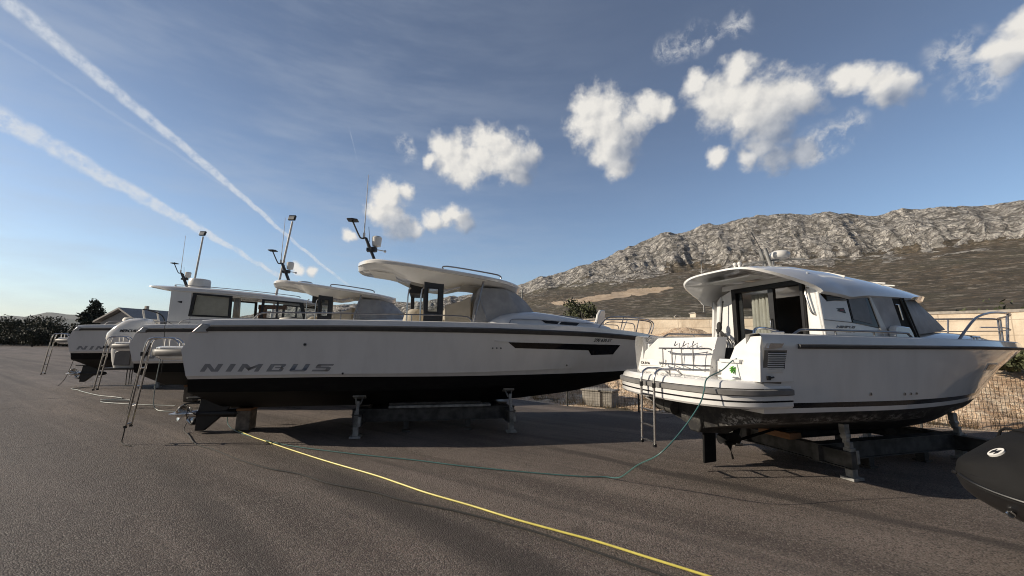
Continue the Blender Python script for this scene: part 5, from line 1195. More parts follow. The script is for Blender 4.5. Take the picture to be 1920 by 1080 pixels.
# stainless fender rack on the transom
rk = MB()
for z, bow in ((1.755, .13), (1.515, .13)):
    rk.tube([(-.05, .40, z - .02), (-.10, .42, z), (-.20, .36, z + .002), (-.21, -.10, z + .005), (-.20, -.52, z + .008), (-.10, -.585, z + .008), (-.03, -.56, z - .01)], .012, 8, 6)
    rk.tube([(-.06, .34, z - .05), (-.065, .10, z - .075), (-.06, -.3, z - .065), (-.055, -.52, z - .04)], .007, 6, 6)
for y_ in (.28, .06, -.16, -.40): rk.tube([(-.21, y_, 1.81 if y_ < -.3 else 1.757), (-.21, y_, 1.50)], .010, 8)
for y_ in (.06, -.16, -.40): rk.tube([(-.205, y_, 1.515), (-.13, y_ + .03, 1.49), (-.06, y_, 1.46)], .006, 6, 3)
rk.build('fender_rack', M['steel_dark'], tro)
for y_ in (.20, .0, -.20):
    MB().tube([(-.02, y_, 1.855), (-.045, y_, 1.81), (-.05, y_ - .02, 1.795), (-.10, y_ - .06, 1.80), (-.11, y_ - .09, 1.81)], .0075, 6, 4).ball((-.02, y_, 1.862), .011).tube([(-.05, y_ - .02, 1.795), (-.05, y_ - .10, 1.83), (-.05, y_ - .115, 1.77)], .006, 6, 4).build('hook', M['steel_dark'], tro)
MB().cyl((-.105, -.98, 1.40), (-.10, -1.06, 1.40), .01).build('socket', M['steel_dark'], tro)
ladder(y2, -.79, (-.28, .02), 1.45, .42, .03, .48, 1.36)
# engine vent on the side, with louvres
vm_ = lambda x, z, off: (x, -(H2.y_at(x, z) + off), z)
decal([[(.01, 1.755), (.36, 1.757), (.27, 1.345), (-.02, 1.36)]], vm_, 'vent_recess', M['satin'], y2, .1, .004)
lv = MB()
for k in range(11):
    z = 1.485 + .0225 * k; x0 = .055 + .001 * k
    lv.add([vm_(x0, z, .006), vm_(x0 + .255 + .004 * k - .02, z, .006), vm_(x0 + .25 + .004 * k - .02, z + .003, .020), vm_(x0 + .005, z + .003, .020), vm_(x0, z + .013, .006), vm_(x0 + .255 + .004 * k - .02, z + .013, .006)], [(0, 1, 2, 3), (3, 2, 5, 4), (0, 3, 4), (1, 5, 2)])
lv.build('vent_louvres', M['louvre'], y2, angle=10)
decal([[(.06, 1.475), (.32, 1.475), (.33, 1.74), (.07, 1.74)]], vm_, 'vent_opening', M['black'], y2, .1, .0055)
MB().box(vm_(.06, 1.42, .02), (.05, .03, .05)).tube([vm_(.06, 1.42, .03), vm_(.13, 1.43, .03)], .012).build('vent_latch', M['black'], y2, bevel=.006)
decal([[(.05, 1.84), (.26, 1.84), (.22, 1.785), (.02, 1.785)]], vm_, 'corner_cap', M['steel'], y2, .1, .05)
# cabin
cab = MB()
def cyw(x): return 1.13 - .10 * max(0, (x - 1.4) / 2.2) ** 1.3
for sg in (-1, 1):
    def P_(x, z, o=0): return (x, sg * (cyw(x) - (.18 - .10 * min(1, (x - 1.38) / 1.5) if sg > 0 else 0) + o - .10 * (z - 1.95)), z)
    def pan(pts, th=.05):
        cab.rings([[P_(x, z, 0) for x, z in pts], [P_(x, z, -th) for x, z in pts]])
    pan([(1.38, 1.5), (1.98, 1.5), (1.98, 2.16), (1.965, 2.50), (1.54, 2.46), (1.38, 2.62)])
    pan([(1.98, 1.5), (2.56, 1.5), (2.56, 2.09), (1.98, 2.16)])
    pan([(2.56, 1.5), (3.06, 1.5), (3.06, 2.10), (2.62, 2.09), (2.56, 2.08)])
cab.rings([[(1.38, -1.13, 1.5), (1.43, -1.13, 1.5), (1.43, -.90, 1.5), (1.38, -.90, 1.5)], [(1.38, -1.13, 1.95), (1.43, -1.13, 1.95), (1.43, -.90, 1.95), (1.38, -.90, 1.95)], [(1.38, -1.08, 2.66), (1.43, -1.08, 2.66), (1.43, -.90, 2.66), (1.38, -.90, 2.66)], [(1.38, -1.0, 2.76), (1.43, -1.0, 2.76), (1.43, -.90, 2.78), (1.38, -.90, 2.78)]])
cab.rings([[(1.38, .88, 1.5), (1.43, .88, 1.5), (1.43, .385, 1.5), (1.38, .385, 1.5)], [(1.38, .80, 1.95), (1.43, .80, 1.95), (1.43, .385, 1.95), (1.38, .385, 1.95)], [(1.38, .66, 2.70), (1.43, .66, 2.70), (1.43, .385, 2.80), (1.38, .385, 2.80)]])
cab.box((1.42, -.15, 2.83), (.06, 1.6, .10)).box((1.42, -.12, 1.52), (.06, 1.9, .05))
cabo = cab.build('cabin', M['gel'], y2, bevel=.012)
cs = lambda x, z, off: (x, -(cyw(x) - .10 * (z - 1.95)) - off, z)
# door in the aft bulkhead
df = MB().frame([(.385, 1.5), (-.90, 1.5), (-.90, 2.79), (.385, 2.79)], [(.30, 1.56), (-.85, 1.56), (-.85, 2.71), (.30, 2.71)], 'x', 1.33, 1.44).build('door_frame', M['matt_black'], y2, bevel=.008)
MB().prism([(-.31, 1.56), (-.40, 1.56), (-.40, 2.71), (-.31, 2.71)], 'x', 1.36, 1.42).build('door_stile', M['black'], df)
MB().prism([(.30, 1.56), (-.31, 1.56), (-.31, 2.71), (.30, 2.71)], 'x', 1.385, 1.391).build('door_pane', M['glass'], df)
MB().prism([(.30, 1.56), (.22, 1.56), (.22, 2.71), (.30, 2.71)], 'x', 1.395, 1.41).build('door_edge', M['black'], df)
MB().tube([(1.35, -.36, 2.03), (1.32, -.36, 2.06), (1.32, -.36, 2.20), (1.35, -.36, 2.23)], .012, 8, 3).build('door_handle', M['steel'], df)
ct = MB(); r0_, r1_ = [], []
for k in range(34):
    y_ = .15 - .44 * k / 33; xx = 1.52 + .022 * math.sin(k * 1.25) + .008 * math.sin(k * 3.1)
    r0_.append((xx, y_, 1.58)); r1_.append((xx * .998, y_ * .96, 2.67))
ct.rings([r0_, r1_], False, False, False); cto = ct.build('curtain', M['curtain'], y2); q = cto.modifiers.new('sol', 'SOLIDIFY'); q.thickness = .012
vi = MB(); vi.box((3.3, 0, 1.52), (3.6, 1.8, .06)).box((2.6, .55, 1.72), (1.2, .6, .4)).box((3.2, -.5, 1.9), (.25, .8, .7)).box((3.9, 0, 1.95), (.06, 1.5, .8))
vi.build('interior', M['wood_in'], y2, bevel=.02)
MB().prism([(-.86, 1.56), (.6, 1.56), (.6, 2.70), (-.86, 2.70)], 'x', 2.52, 2.56).build('partition', M['void'], y2)
# side: vent grille, window with curtain, canvas covers, open side door
decal([[(1.55, 2.605), (1.96, 2.515), (1.96, 2.50), (1.54, 2.445)]], cs, 'side_grille', M['black'], cabo, .1, .006)
gl_ = MB()
for k in range(5): gl_.tube([cs(1.555, 2.465 + .028 * k, .012), cs(1.60 + .34 * (1 - k / 5.5), 2.475 + .026 * k, .012)], .0045, 6)
gl_.build('grille_bar', M['rub_light'], cabo)
decal([[(1.97, 2.52), (2.47, 2.565), (2.60, 2.085), (1.985, 2.15)]], cs, 'side_window', M['dglass'], cabo, .1, .006)
MB().rings([[cs(1.985, 2.505, .009), cs(2.36, 2.55, .009), cs(2.40, 2.14, .009), cs(2.0, 2.20, .009)], [cs(1.985, 2.505, .012), cs(2.36, 2.55, .012), cs(2.40, 2.14, .012), cs(2.0, 2.20, .012)]]).build('window_curtain', simple('window_blind', (0.16, 0.165, 0.18), 0.5), cabo)
decal([[(2.44, 2.57), (2.48, 2.57), (2.72, 1.95), (2.58, 1.95)]], cs, 'window_pillar', M['deck'], cabo, .1, .02)
cov = [[(2.47, 2.585), (2.97, 2.59), (3.05, 2.10), (2.60, 2.085)]]
decal(cov, cs, 'window_cover', M['canvas_lifted'], cabo, .08, .018)
decal([[(2.97, 2.59), (3.28, 2.59), (3.40, 1.92), (3.10, 1.92), (3.05, 2.12)]], cs, 'side_door_dark_sheet', M['void'], cabo, .1, .004)  # dark sheet painted in for the shade inside the open doorway
MB().tube([cs(3.20, 2.57, .012), cs(3.36, 1.95, .014)], .018).tube([cs(3.27, 2.57, .014), cs(3.43, 1.95, .016)], .012).build('door_track', M['black'], cabo)
MB().tube([cs(3.02, 2.46, .02), cs(3.10, 2.46, .02), cs(3.12, 2.22, .02)], .012, 8).build('side_door_handle', M['steel'], cabo)
MB().rings([[cs(a, b, o_) for a, b in ((2.66, 1.92), (2.68, 2.08), (2.74, 2.13), (3.06, 2.11), (3.10, 2.02), (3.12, 1.92))] for o_ in (.03, .12)]).build('coaming', M['gel'], cabo, bevel=.02)
# windscreen under a grey cover
wsv = MB(); ra, rb = [], []
for k in range(25):
    a = -1 + 2 * k / 24; e = abs(a) ** 2.4
    ra.append((5.60 - 2.15 * e, .985 * a, 2.0 + .17 * (1 - e)))
    rb.append((4.86 - 1.55 * e, .93 * a * (1 - .03), 2.57 + .08 * (1 - e)))
rm_ = [tuple((Vector(p) + Vector(q)) / 2 + Vector((.03, 0, .0))) for p, q in zip(ra, rb)]
wsv.rings([ra, rm_, rb], False, False, False); wso = wsv.build('windscreen_cover', M['canvas_lifted'], y2, angle=60); q = wso.modifiers.new('sol', 'SOLIDIFY'); q.thickness = .02
tk = MB(); rg = []
for x, z, w in ((3.2, 1.93, .98), (3.6, 2.03, .96), (4.3, 2.07, .92), (5.0, 2.06, .86), (5.8, 2.03, .76), (6.4, 1.99, .56), (6.9, 1.95, .36), (7.2, 1.92, .15)):
    rg.append([(x, -w, 1.86), (x, -w * .94, (1.86 + z) / 2 + .02), (x, -w * .8, z), (x, 0, z + .06 * w), (x, w * .8, z), (x, w * .94, (1.86 + z) / 2 + .02), (x, w, 1.86)])
tk.rings(rg, True, True, False).build('foredeck_trunk', M['gel'], y2, angle=60)
# roof: arched shell with an overhang aft
N = 30; rf_ = MB(); rings = []
def roof_pt(s, v):
    """s 0 aft .. 1 front, v -1..1 across"""
    av = abs(v)
    xa = .60 + (.80 if v < 0 else .76) * av ** 7 - (.20 * av ** 2 if v > 0 else 0)
    xf = 4.95 - 1.45 * av ** 2.6
    x = xa + (xf - xa) * s
    hw = (1.145 if v < 0 else .92 + .14 * min(1, s * 2.2)) - .16 * s ** 1.5
    zc = lerp_tab([(0, 3.01), (.12, 3.065), (.22, 3.085), (.38, 3.04), (.6, 2.95), (.85, 2.81), (1, 2.70)], s)
    ze = lerp_tab([(0, 2.58), (.2, 2.545), (.27, 2.52), (.45, 2.565), (.8, 2.575), (1, 2.58)], s)
    sh = (1 - av ** 3.2) ** .62
    return Vector((x, hw * v, ze + (zc - ze) * sh))
VV = [math.sin(math.pi / 2 * (-1 + 2 * k / N)) for k in range(N + 1)]
outer = [[roof_pt(i / 24, v) for v in VV] for i in range(25)]
def inner_pt(i, k):
    p = outer[i][k].copy(); v = VV[k]; s = i / 24
    dn = .028 + .05 * math.sin(min(1, s * 6) * math.pi / 2) * (1 - abs(v) ** 6)
    return p + Vector((0, -.05 * v, -dn))
b0 = len(rf_.v)
rf_.rings([[tuple(p) for p in row] for row in outer], False, False, False)
inn = [[tuple(inner_pt(i, k)) for k in range(N + 1)] for i in range(25)]
rf_.rings(inn, False, False, False)
for A_, B_ in ((outer[0], inn[0]), (outer[24], inn[24])): rf_.rings([[tuple(p) for p in A_], [tuple(p) for p in B_]], False, False, False)
for k in (0, N): rf_.rings([[tuple(outer[i][k]) for i in range(25)], [inn[i][k] for i in range(25)]], False, False, False)
rfo = rf_.build('cabin_roof', M['gel'], y2, angle=38)
cp_ = MB(); 
def cpt(x, y, dz): 
    v = y / 1.1; return (x, y, roof_pt((x - .62) / 4.2, v).z - .125 - dz)
cp_.rings([[cpt(.85, -.45, 0), cpt(.85, .45, 0), cpt(.85, .45, .02), cpt(.85, -.45, .02)], [cpt(1.3, -.55, 0), cpt(1.3, .55, 0), cpt(1.3, .55, .02), cpt(1.3, -.55, .02)]])
cp_.build('ceiling_hatch', M['deck'], rfo, bevel=.008)
MB().cyl((1.02, .50, roof_pt(.1, .55).z - .10), (1.02, .50, roof_pt(.1, .55).z - .13), .04).build('deck_light', M['steel_dark'], rfo)
# roof side wings running down to the side decks (port pillar)
pw = MB()
pw.rings([[(1.32, .90, 1.5), (1.62, .96, 1.5), (1.62, .80, 1.5), (1.32, .76, 1.5)], [(1.33, .83, 2.0), (1.66, .93, 2.0), (1.66, .78, 2.0), (1.33, .72, 2.0)], [(1.33, .76, 2.3), (1.70, .90, 2.3), (1.70, .74, 2.3), (1.33, .66, 2.3)], [(1.34, .74, 2.62), (1.74, .88, 2.60), (1.74, .72, 2.66), (1.34, .62, 2.72)]])
pw.build('roof_pillar', M['gel'], y2, bevel=.03)
sk = MB(); sk.prism([(.95, .86), (1.42, .86), (1.55, -.30), (1.05, -.40)], 'z', 3.02, 3.03)
for a, b in (((3.1, .5), (3.35, -.75)), ((3.45, .45), (3.62, -.72)), ((2.15, .5), (2.3, -.85))):
    L_ = [Vector((a[0] + (b[0] - a[0]) * t, a[1] + (b[1] - a[1]) * t, 0)) for t in (0, .25, .5, .75, 1)]
    for q in L_: q.z = roof_pt((q.x - .62) / 4.0, q.y / 1.08).z + .012
    MB().tube(L_, .013, 6, 3).build('roof_seam', M['deck'], rfo)
MB().tube([cs(1.405, 2.66, -.10), cs(1.33, 2.60, -.12), cs(1.33, 2.30, -.09), cs(1.40, 2.25, -.07)], .014, 8, 4).build('grab_handle', M['steel'], cabo)
# mast, radar and antennas on the roof
mo2 = MB(); 
for dy in (-.05, .05): mo2.tube([(1.95, dy + .1, 3.06), (1.80, dy + .1, 3.50)], .03, 10)
mo2.tube([(1.50, .42, 3.10), (1.62, .3, 3.24), (1.95, .05, 3.30), (2.35, -.22, 3.30)], .016, 8, 4).tube([(1.55, -.28, 3.12), (1.9, 0, 3.26), (2.3, .30, 3.28)], .014, 8, 4)
mo_ = mo2.build('mast', M['galv'], rfo)
MB().rings([[(2.12 + r * math.cos(a), .05 + r * math.sin(a), z) for a in [2 * math.pi * k / 24 for k in range(24)]] for r, z in ((.08, 3.33), (.145, 3.35), (.16, 3.395), (.15, 3.44), (.10, 3.475), (.02, 3.485))]).build('radar_dome', M['white'], mo_, angle=60)
MB().tube([(1.80, .12, 3.48), (1.70, .13, 3.66), (1.62, .14, 3.80)], .006).build('antenna', M['frame'], mo_)
for yy in (.40, .30): MB().cyl((1.48, yy, 3.10), (1.48, yy, 3.24), .022).ball((1.48, yy, 3.26), .035).build('horn', M['white'], mo_)
# cabin lettering and flag emblem
decal(fit(text_polys('NIMBUS', 1, .35, .03), 1.62, 2.02, 2.068, 2.105), cs, 'side_lettering', M['letter'], cabo, .1, .004)
decal(fit(text_polys('305 C', 1, .3, .02), 1.80, 2.0, 2.01, 2.042), cs, 'side_lettering', M['letter'], cabo, .1, .004)
decal([[(1.70, 2.315), (1.745, 2.328), (1.70, 2.35), (1.86, 2.365), (1.88, 2.285)]], cs, 'pennant_emblem', M['letter_dark'], cabo, .05, .004)
decal([[(1.77, 2.318), (1.77, 2.338), (1.84, 2.342), (1.845, 2.315)]], cs, 'pennant_patch', M['red'], cabo, .05, .006)
MB().tube([cs(1.40, 2.18, .004), cs(1.97, 2.155, .004)], .005).build('panel_seam', M['rub_light'], cabo)
# rails
for sg in (-1, 1):
    gy = lambda x: sg * (H2.y_at(x, 1.9) - .07)
    r = MB(); r.tube([(.56, gy(.56), 1.94), (.66, gy(.66), 2.0), (.80, gy(.8), 2.022), (1.6, gy(1.6), 2.020), (2.55, gy(2.55), 2.012), (2.68, gy(2.68), 1.99), (2.76, gy(2.76), 1.91)], .016, 8, 5)
    for x in (1.28, 1.98): r.tube([(x, gy(x), 1.91), (x + .02, gy(x), 1.96), (x + .01, gy(x), 2.018)], .012, 8, 3)
    r.build('side_rail', M['steel_dark'], y2)
    by = lambda x: sg * max(.03, H2.y_at(min(x, 7.93), 1.86) - .08)
    r = MB(); r.tube([(3.75, by(3.75), 1.90), (3.95, by(3.95), 2.05), (4.35, by(4.4), 2.27), (4.8, by(4.8), 2.365), (5.4, by(5.4), 2.40), (6.4, by(6.4), 2.42), (7.3, by(7.3), 2.43), (7.78, by(7.78), 2.43), (7.97, by(7.95) * .6, 2.42)], .018, 8, 5)
    r.tube([(4.45, by(4.5), 2.13), (5.4, by(5.4), 2.15), (7.0, by(7.0), 2.16), (7.78, by(7.78), 2.17), (7.97, by(7.95) * .6, 2.17)], .010, 8, 4)
    for x in (5.9, 7.2): r.tube([(x - .12, by(x), 1.9), (x, by(x), 2.42)], .015)
    r.tube([(7.97, by(7.95) * .6, 2.42), (7.94, by(7.9) * .6, 1.87)], .016)
    r.build('bow_rail', M['steel_dark'], y2)
MB().tube([(.14, -1.12, 1.95), (.20, -1.10, 2.03), (.42, -1.06, 2.04), (.55, -1.12, 2.0)], .018, 8, 4).build('stern_rail', M['steel'], y2)
MB().tube([(.06, .95, 1.93), (.09, 1.10, 1.88), (.10, 1.2, 1.84)], .014, 8, 3).tube([(.06, .98, 1.97), (.09, 1.16, 1.90)], .012).build('stern_cleat', M['steel'], y2)
for x, y_ in ((.42, -1.22), (4.6, -1.14)):
    MB().tube([(x - .10, y_, 1.985), (x + .10, y_, 1.985)], .014).cyl((x - .04, y_, 1.93), (x - .04, y_, 1.985), .012).cyl((x + .04, y_, 1.93), (x + .04, y_, 1.985), .012).build('cleat', M['steel'], y2)
for x, z, r in ((1.75, 1.19, .024), (2.39, 1.177, .022), (2.515, 1.177, .018), (2.636, 1.177, .018)):
    yy = H2.y_at(x, z); o = MB().cyl((x, -yy + .01, z), (x, -yy - .012, z), r, n=16).build('through_hull', M['steel'], y2); MB().cyl((x, -yy - .008, z), (x, -yy - .0135, z), r * .6, n=14).build('bore', M['black'], o)
decal([[(4.52, 1.575), (5.02, 1.565), (5.0, 1.455), (4.50, 1.465)]], m2, 'anchor_light_bezel', M['deck'], y2, .1, .006)
decal([[(4.57, 1.56), (4.97, 1.553), (4.955, 1.468), (4.555, 1.475)]], m2, 'hull_light', simple('amber_window', (.07, .022, .008), .1), y2, .1, .009)
# hanging rope coil, black cap bundle on the cockpit side
rp = MB(); rp.tube([(1.28, .52, 2.60), (1.26, .55, 2.35), (1.25, .58, 2.10)], .012, 6, 3)
for k in range(5):
    dy = .02 * k; rp.tube([(1.22, .58 + dy, 2.10), (1.19, .62 + dy - .04 * k, 1.9), (1.17, .58 - .06 * k, 1.66), (1.19, .52 - .06 * k, 1.84), (1.22, .56, 2.08)], .010, 6, 5)
rp.ball((1.22, .58, 2.14), (.04, .05, .09))
o = rp.build('rope_coil', M['rope']); o.location = (*O2, 0); o.rotation_euler = (0, 0, H2R); tag(o, 'black rope coil hanging beside the cabin door of the coupe', 'rope')
hat = MB().rings([ellipse_ring(.34, .62, .14, 1.70, 24, 2.2), ellipse_ring(.33, .63, .15, 1.74, 24, 2.2), ellipse_ring(.37, .60, .12, 1.83, 24, 2.2), ellipse_ring(.43, .55, .06, 1.87, 24, 2.2)])
hat.v = [(x - .14, y - .50, z - .09) for x, y, z in hat.v]
o = hat.build('black_bag', M['rib_cover'], bevel=.02); o.location = (*O2, 0); o.rotation_euler = (0, 0, H2R); tag(o, 'black rounded bag standing in the stern gap of the coupe', 'bag')
# rudder, shaft, propeller, thruster
MB().prism([(.24, .60), (.46, .60), (.44, .06), (.22, .05)], 'y', -.02, .02).build('rudder', M['anti'], y2, bevel=.01)
sh = MB().tube([(1.75, 0, .50), (.80, 0, .33)], .022).prism([(.95, .55), (.82, .55), (.80, .36), (.86, .33)], 'y', -.015, .015).cyl((.80, 0, .33), (.64, 0, .31), .05, .03)
sho = sh.build('propeller_shaft', M['anti'], y2)
p = MB()
for b in range(3):
    an = 2 * math.pi * b / 3 + .3; rows = []
    for i in range(6):
        r = .04 + .20 * i / 5; w = .11 * math.sin(math.pi * (.25 + .62 * i / 5)); tw = 1.0 - .5 * i / 5
        rows.append([(.72 + (j - 2) / 2 * w * math.sin(tw), r * math.cos(an + (j - 2) / 2 * w * math.cos(tw) / max(r, .09)), .32 + r * math.sin(an + (j - 2) / 2 * w * math.cos(tw) / max(r, .09))) for j in range(5)])
    p.rings(rows, False, False, False)
po = p.build('propeller', M['anti'], sho); q = po.modifiers.new('sol', 'SOLIDIFY'); q.thickness = .008
MB().tube([(.02, .70, .86), (.02, .32, .82)], .11, 18).tube([(.02, .72, .86), (.02, .69, .86)], .125, 18).tube([(.02, .50, .84), (.02, .47, .84)], .125, 18).box((.08, .5, .93), (.10, .16, .14)).build('stern_thruster', M['stand'], y2)
MB().rings([[(.08, -.10, .52), (.62, -.08, .47), (.62, .08, .47), (.08, .10, .52)], [(.06, -.24, .80), (1.2, -.30, .78), (1.2, .30, .78), (.06, .24, .80)]]).build('skeg', M['anti_worn'], y2, bevel=.02)
# cradle under the coupe
c2_ = cradle('weathered steel cradle under the white cabin coupe', 'steel boat cradles under the coupe', (*O2, 0), H2R, (1.80, 4.75), 1.0, (.93, .70), .28, H=H2, block_pad=True)
for xb, lab, mt_, y_ in ((1.72, 'orange brown timber block between the coupe keel and the aft cradle beam', 'timber', .0), (4.7, 'grey timber block between the coupe keel and the forward cradle beam', 'timber_grey', 0)):
    px, py = loc2w(O2, H2R, xb, y_); t = thing('timber_block', lab, 'timber block', (px, py, .375), H2R + R(90), 'timber keel blocks')
    kh = H2.z_bottom(xb, 0) - .376 - .008; MB().box((0, 0, kh / 2), (.56, .24, kh)).build('block', M[mt_], t, bevel=.006); MB().box((0, 0, kh + .004), (.36, .15, .008)).build('rubber_mat', M['black'], t)

# ------------------------------------------------------------------ covered inflatable at the right edge
rt = thing('inflatable_boat', 'black covered inflatable boat with a round white badge, cut by the right edge', 'inflatable boat', (4.04, 3.75, 0), R(-28))
def rib_ring(x, hw, zt, zw, zk, wt):
    return [(x, 0, zk), (x, -hw * .45, zk + (zw - zk) * .35), (x, -hw * .85, zk + (zw - zk) * .82), (x, -hw * .98, zw), (x, -hw, zw + .10), (x, -hw * .90, zw + .22 * wt), (x, -hw * .62, zt - .06 * wt), (x, -hw * .25, zt - .01), (x, 0, zt), (x, hw * .25, zt - .01), (x, hw * .62, zt - .06 * wt), (x, hw * .90, zw + .22 * wt), (x, hw, zw + .10), (x, hw * .98, zw), (x, hw * .85, zk + (zw - zk) * .82), (x, hw * .45, zk + (zw - zk) * .35)]
T_ = [(.0, .03, .78, .66, .61, .1), (.03, .16, .82, .63, .54, .3), (.10, .28, .86, .60, .47, .5), (.22, .42, .93, .58, .39, .75), (.40, .58, 1.06, .56, .29, .9), (.62, .72, 1.16, .55, .20, 1), (.85, .80, 1.18, .54, .15, 1), (1.2, .86, 1.20, .53, .12, 1), (1.8, .9, 1.24, .49, .11, 1), (2.6, .92, 1.35, .48, .10, 1), (3.4, .92, 1.20, .48, .10, 1), (3.7, .90, 1.00, .48, .11, 1)]
cvr, bot = MB(), MB()
cvr.rings([[q[k] for k in list(range(3, 14))] for q in [rib_ring(*a) for a in T_]], True, True, False)
bot.rings([[q[k] for k in (13, 14, 15, 0, 1, 2, 3)] for q in [rib_ring(*a) for a in T_]], True, True, False)
cv = cvr.build('cover', M['rib_cover'], rt, angle=60, sub=2); bt = bot.build('hull', simple('black_hull', (.012, .012, .013), .35), rt, angle=60, sub=1)
tb_ = MB().tube([(a[0] - .01 if a[0] < .05 else a[0], -a[1] * 1.0 - .004, a[3] + .03) for a in T_[:10]], .012, 8, 3).tube([(a[0] - .01 if a[0] < .05 else a[0], a[1] + .004, a[3] + .03) for a in T_[:10]], .012, 8, 3); tb_.build('rubbing_strake', M['black'], rt)
def cover_line(x, n=16):
    for a, b in zip(T_, T_[1:]):
        if a[0] <= x <= b[0]:
            t = (x - a[0]) / (b[0] - a[0]); pr = [tuple(p + (q - p) * t for p, q in zip(u, v)) for u, v in zip(rib_ring(*a), rib_ring(*b))][3:14]
            return [(p[0], p[1] * 1.005, p[2] + .004) for p in pr]
for x in (.46, .98): MB().tube(cover_line(x), .011, 6, 3).build('cover_seam', M['rib_cover'], rt)
MB().cyl((.235, -.17, .47), (.20, -.22, .455), .026).rings([[(.20 + .03 * math.cos(a), -.22 + .012 * math.sin(a), .455 + .03 * math.sin(a)) for a in [k * .5 for k in range(13)]], [(.195 + .02 * math.cos(a), -.232 + .01 * math.sin(a), .455 + .02 * math.sin(a)) for a in [k * .5 for k in range(13)]]]).build('towing_eye', M['steel'], rt)
for x in (2.3, 3.3):
    o = MB().box((x, 0, .055), (.3, .7, .11)).build('wooden_chock', M['timber_grey']); o.location = rt.location; o.rotation_euler = rt.rotation_euler; tag(o, 'low grey timber chock under the black inflatable boat', 'chock', 'chocks under the inflatable boat')
def on_cover(x, y):
    pts = []
    for a, b in zip(T_, T_[1:]):
        if a[0] <= x <= b[0]:
            t = (x - a[0]) / (b[0] - a[0]); ra_, rb_ = rib_ring(*a), rib_ring(*b)
            prof = [tuple(p + (q - p) * t for p, q in zip(u, v)) for u, v in zip(ra_, rb_)][3:9]
            for u, v in zip(prof, prof[1:]):
                if min(u[1], v[1]) <= y <= max(u[1], v[1]): k = (y - u[1]) / (v[1] - u[1] + 1e-9); return u[2] + (v[2] - u[2]) * k
    return .95
bc = Vector((.215, -.12, 0)); e = .03
zc = on_cover(bc.x, bc.y); nx_ = -(on_cover(bc.x + e, bc.y) - on_cover(bc.x - e, bc.y)) / (2 * e); ny_ = -(on_cover(bc.x, bc.y + e) - on_cover(bc.x, bc.y - e)) / (2 * e)
nn = Vector((nx_, ny_, 1)).normalized(); ux = Vector((1, 0, 0)); ux = (ux - nn * ux.dot(nn)).normalized(); uy = nn.cross(ux); cc = Vector((bc.x, bc.y, zc))
bd = MB().rings([[cc + nn * h + ux * (.058 * math.cos(a)) + uy * (.044 * math.sin(a)) for a in [2 * math.pi * k / 28 for k in range(28)]] for h in (-.03, .016)])
bdo = bd.build('badge', M['white'], rt)
sw = MB().rings([[cc + nn * h + ux * a + uy * b for a, b in ((-.042, .012), (-.01, .030), (.030, .022), (.005, .008), (.040, -.012), (.0, -.030), (-.03, -.020), (.0, -.006))] for h in (.006, .0185)]).build('badge_mark', M['letter_dark'], bdo)
MB().rings([[cc + Vector((.34, .12, .13)) + ux * a + uy * b + nn * h for a, b in ((-.09, -.012), (.2, .0), (.2, .02), (-.06, .008))] for h in (-.03, .016)]).build('cover_lettering', M['white'], rt)

# ------------------------------------------------------------------ hoses, ropes and cables
def line(name, label, cat, pts, r, mat, k=8, z=None, group=None):
    P_ = [(p[0], p[1], (p[2] if len(p) > 2 else r + .002)) for p in pts]
    o = MB().tube(P_, r, 8, k).build(name, mat); tag(o, label, cat, group); return o
def wob(pts, amp, seed):
    random.seed(seed); out = []
    for i, p in enumerate(pts):
        out.append((p[0] + random.uniform(-amp, amp), p[1] + random.uniform(-amp, amp)) + tuple(p[2:]))
    return out
line('hose', 'yellow hose running across the asphalt from the near yacht to the bottom edge', 'hose', wob([(-5.75, 9.0, .42), (-5.78, 8.9, .22), (-5.72, 8.75, .06), (-5.606, 8.434), (-4.95, 7.88), (-4.383, 7.423), (-3.453, 6.757), (-2.704, 6.258), (-1.861, 5.678), (-1.43, 5.37), (-1.008, 5.081), (-.451, 4.699), (.024, 4.411), (.438, 4.125), (.802, 3.895), (1.192, 3.616), (1.533, 3.391), (2.2, 2.9), (3.0, 2.3)], .022, 3), .0105, M['hose_y'])
line('hose', 'thin teal hose curving over the asphalt and up to the stern of the coupe', 'hose', [(-6.05, 8.75, .30), (-5.95, 8.62, .10), (-5.592, 8.335), (-4.772, 7.73), (-3.884, 7.217), (-2.982, 6.871), (-2.186, 6.617), (-1.455, 6.41), (-.764, 6.164), (.026, 5.941), (.619, 5.797), (1.05, 5.722), (1.30, 5.72), (1.46, 5.55, .06), (1.58, 5.15, .33), *[(*loc2w(O2, H2R, a, b), z) for a, b, z in ((-1.33, -1.10, .57), (-1.0, -1.10, .83), (-.74, -1.09, 1.10), (-.655, -1.08, 1.26), (-.58, -1.06, 1.40), (-.3, -1.02, 1.50), (-.12, -1.0, 1.61), (.0, -.98, 1.645))]], .008, M['hose_g'])
MB_ = MB(); TX, TY = loc2w(O2, H2R, -.10, -.97)
for k in range(9):
    an = k * .7; MB_.tube([(TX, TY, 1.50), (TX + .03 * math.cos(an), TY - .01 + .01 * math.sin(k), 1.50 + .03 * math.sin(an)), (TX + .045 * math.cos(an), TY - .02, 1.495 + .045 * math.sin(an))], .008, 6, 3)
o = MB_.build('green_tassel', M['green']); tag(o, 'bright green tassel hanging on the starboard stern of the coupe', 'tassel')
line('cable', 'thin black cable snaking from the propeller of the near yacht over the asphalt', 'cable', wob([(-6.55, 8.30, .20), (-6.50, 8.15, .05), (-6.1, 7.80), (-5.5, 7.25), (-4.925, 6.865), (-4.267, 6.427), (-3.494, 5.975), (-2.895, 5.713), (-2.304, 5.376), (-1.648, 5.064), (-1.2, 4.831), (-.613, 4.582), (.1, 4.2), (.6, 3.85), (1.1, 3.5), (1.7, 3.0)], .02, 5), .0085, M['rope'])
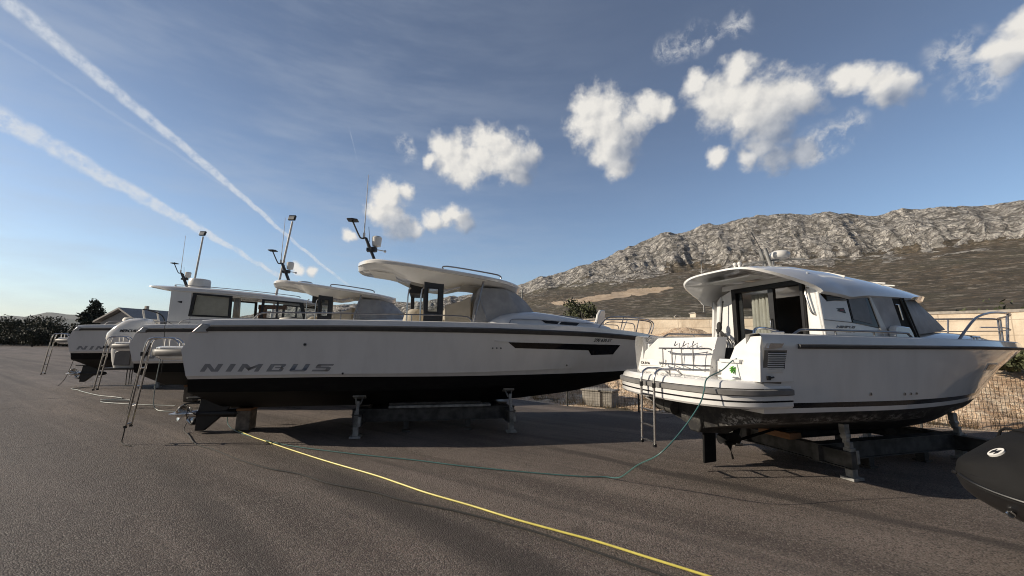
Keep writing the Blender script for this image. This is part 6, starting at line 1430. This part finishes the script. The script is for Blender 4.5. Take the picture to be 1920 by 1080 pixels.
line('hose', 'pale hose lying in a zigzag on the asphalt below the farthest yacht', 'hose', [(-16.0, 15.6), (-16.22, 14.987), (-15.6, 14.6), (-14.891, 14.115), (-13.416, 13.229), (-12.571, 12.903), (-12.0, 12.55), (-12.35, 12.25), (-11.6, 12.30), (-11.30, 12.10), (-12.0, 11.95), (-11.5, 11.7), (-10.4, 11.45), (-9.3, 11.3)], .012, M['hose_w'], 6)
line('hose', 'pale hose hanging from the middle yacht and bending onto the asphalt', 'hose', [(*loc2w((-10.389, 12.116), HD, .75, -1.64), 1.5), (*loc2w((-10.389, 12.116), HD, .73, -1.64), 1.2), (*loc2w((-10.389, 12.116), HD, .70, -1.64), .6), (*loc2w((-10.389, 12.116), HD, .72, -1.64), .15), (-9.2, 10.62, .02), (-8.887, 10.45), (-8.3, 10.4), (-7.4, 10.3), (-6.7, 10.0)], .011, M['hose_w'], 6)
line('rope', 'dark rope hanging from the stern platform of the near yacht down to the asphalt', 'rope', [(*loc2w((-5.94, 8.43), HD, -.86, -1.0), 1.75), (*loc2w((-5.94, 8.43), HD, -.98, -1.0), 1.3), (*loc2w((-5.94, 8.43), HD, -1.05, -1.0), .75), (*loc2w((-5.94, 8.43), HD, -1.08, -1.0), .2), (*loc2w((-5.94, 8.43), HD, -1.08, -1.02), .05), (-6.68, 7.15, .012), (-6.5, 7.08, .012)], .009, M['rope'], 6)
line('rope', 'thin dark line hanging from the stern platform of the farthest yacht', 'rope', [(*loc2w((-16.626, 16.216), HD, -.84, .1), 1.72), (*loc2w((-16.626, 16.216), HD, -.92, .12), 1.2), (*loc2w((-16.626, 16.216), HD, -1.15, .18), .35), (-18.0, 16.15, .015), (-17.9, 16.0, .012)], .010, M['rope'], 5)
line('rope', 'thin black line hanging over the gunwale of the middle yacht', 'rope', [(*loc2w((-10.389, 12.116), HD, .78, -1.45), 2.26), (*loc2w((-10.389, 12.116), HD, .785, -1.72), 2.25), (*loc2w((-10.389, 12.116), HD, .838, -1.72), 1.5), (*loc2w((-10.389, 12.116), HD, .84, -1.72), .9)], .007, M['rope'], 5)
line('plug', 'small blue hose connector above the asphalt beside the near keel block', 'connector', [(-5.80, 8.98, .34), (-5.72, 8.99, .37), (-5.62, 9.0, .35)], .03, M['blue'], 3)
# ------------------------------------------------------------------ the air over the far hills
hz = MB().box((0, 0, 349), (25000, 25000, 702)).build('haze', bpy.data.materials.new('haze'))
hm = hz.data.materials[0]; hm.use_nodes = True; ht_ = hm.node_tree; ht_.nodes.clear()
pv = ht_.nodes.new('ShaderNodeVolumePrincipled'); pv.inputs['Color'].default_value = (0.80, 0.86, 0.95, 1); pv.inputs['Density'].default_value = 2.6e-5; pv.inputs['Anisotropy'].default_value = 0.2
ht_.links.new(pv.outputs[0], ht_.nodes.new('ShaderNodeOutputMaterial').inputs['Volume'])
hz['kind'] = 'stuff'; tag(hz, 'thin pale haze that turns the far hills blue', 'haze')
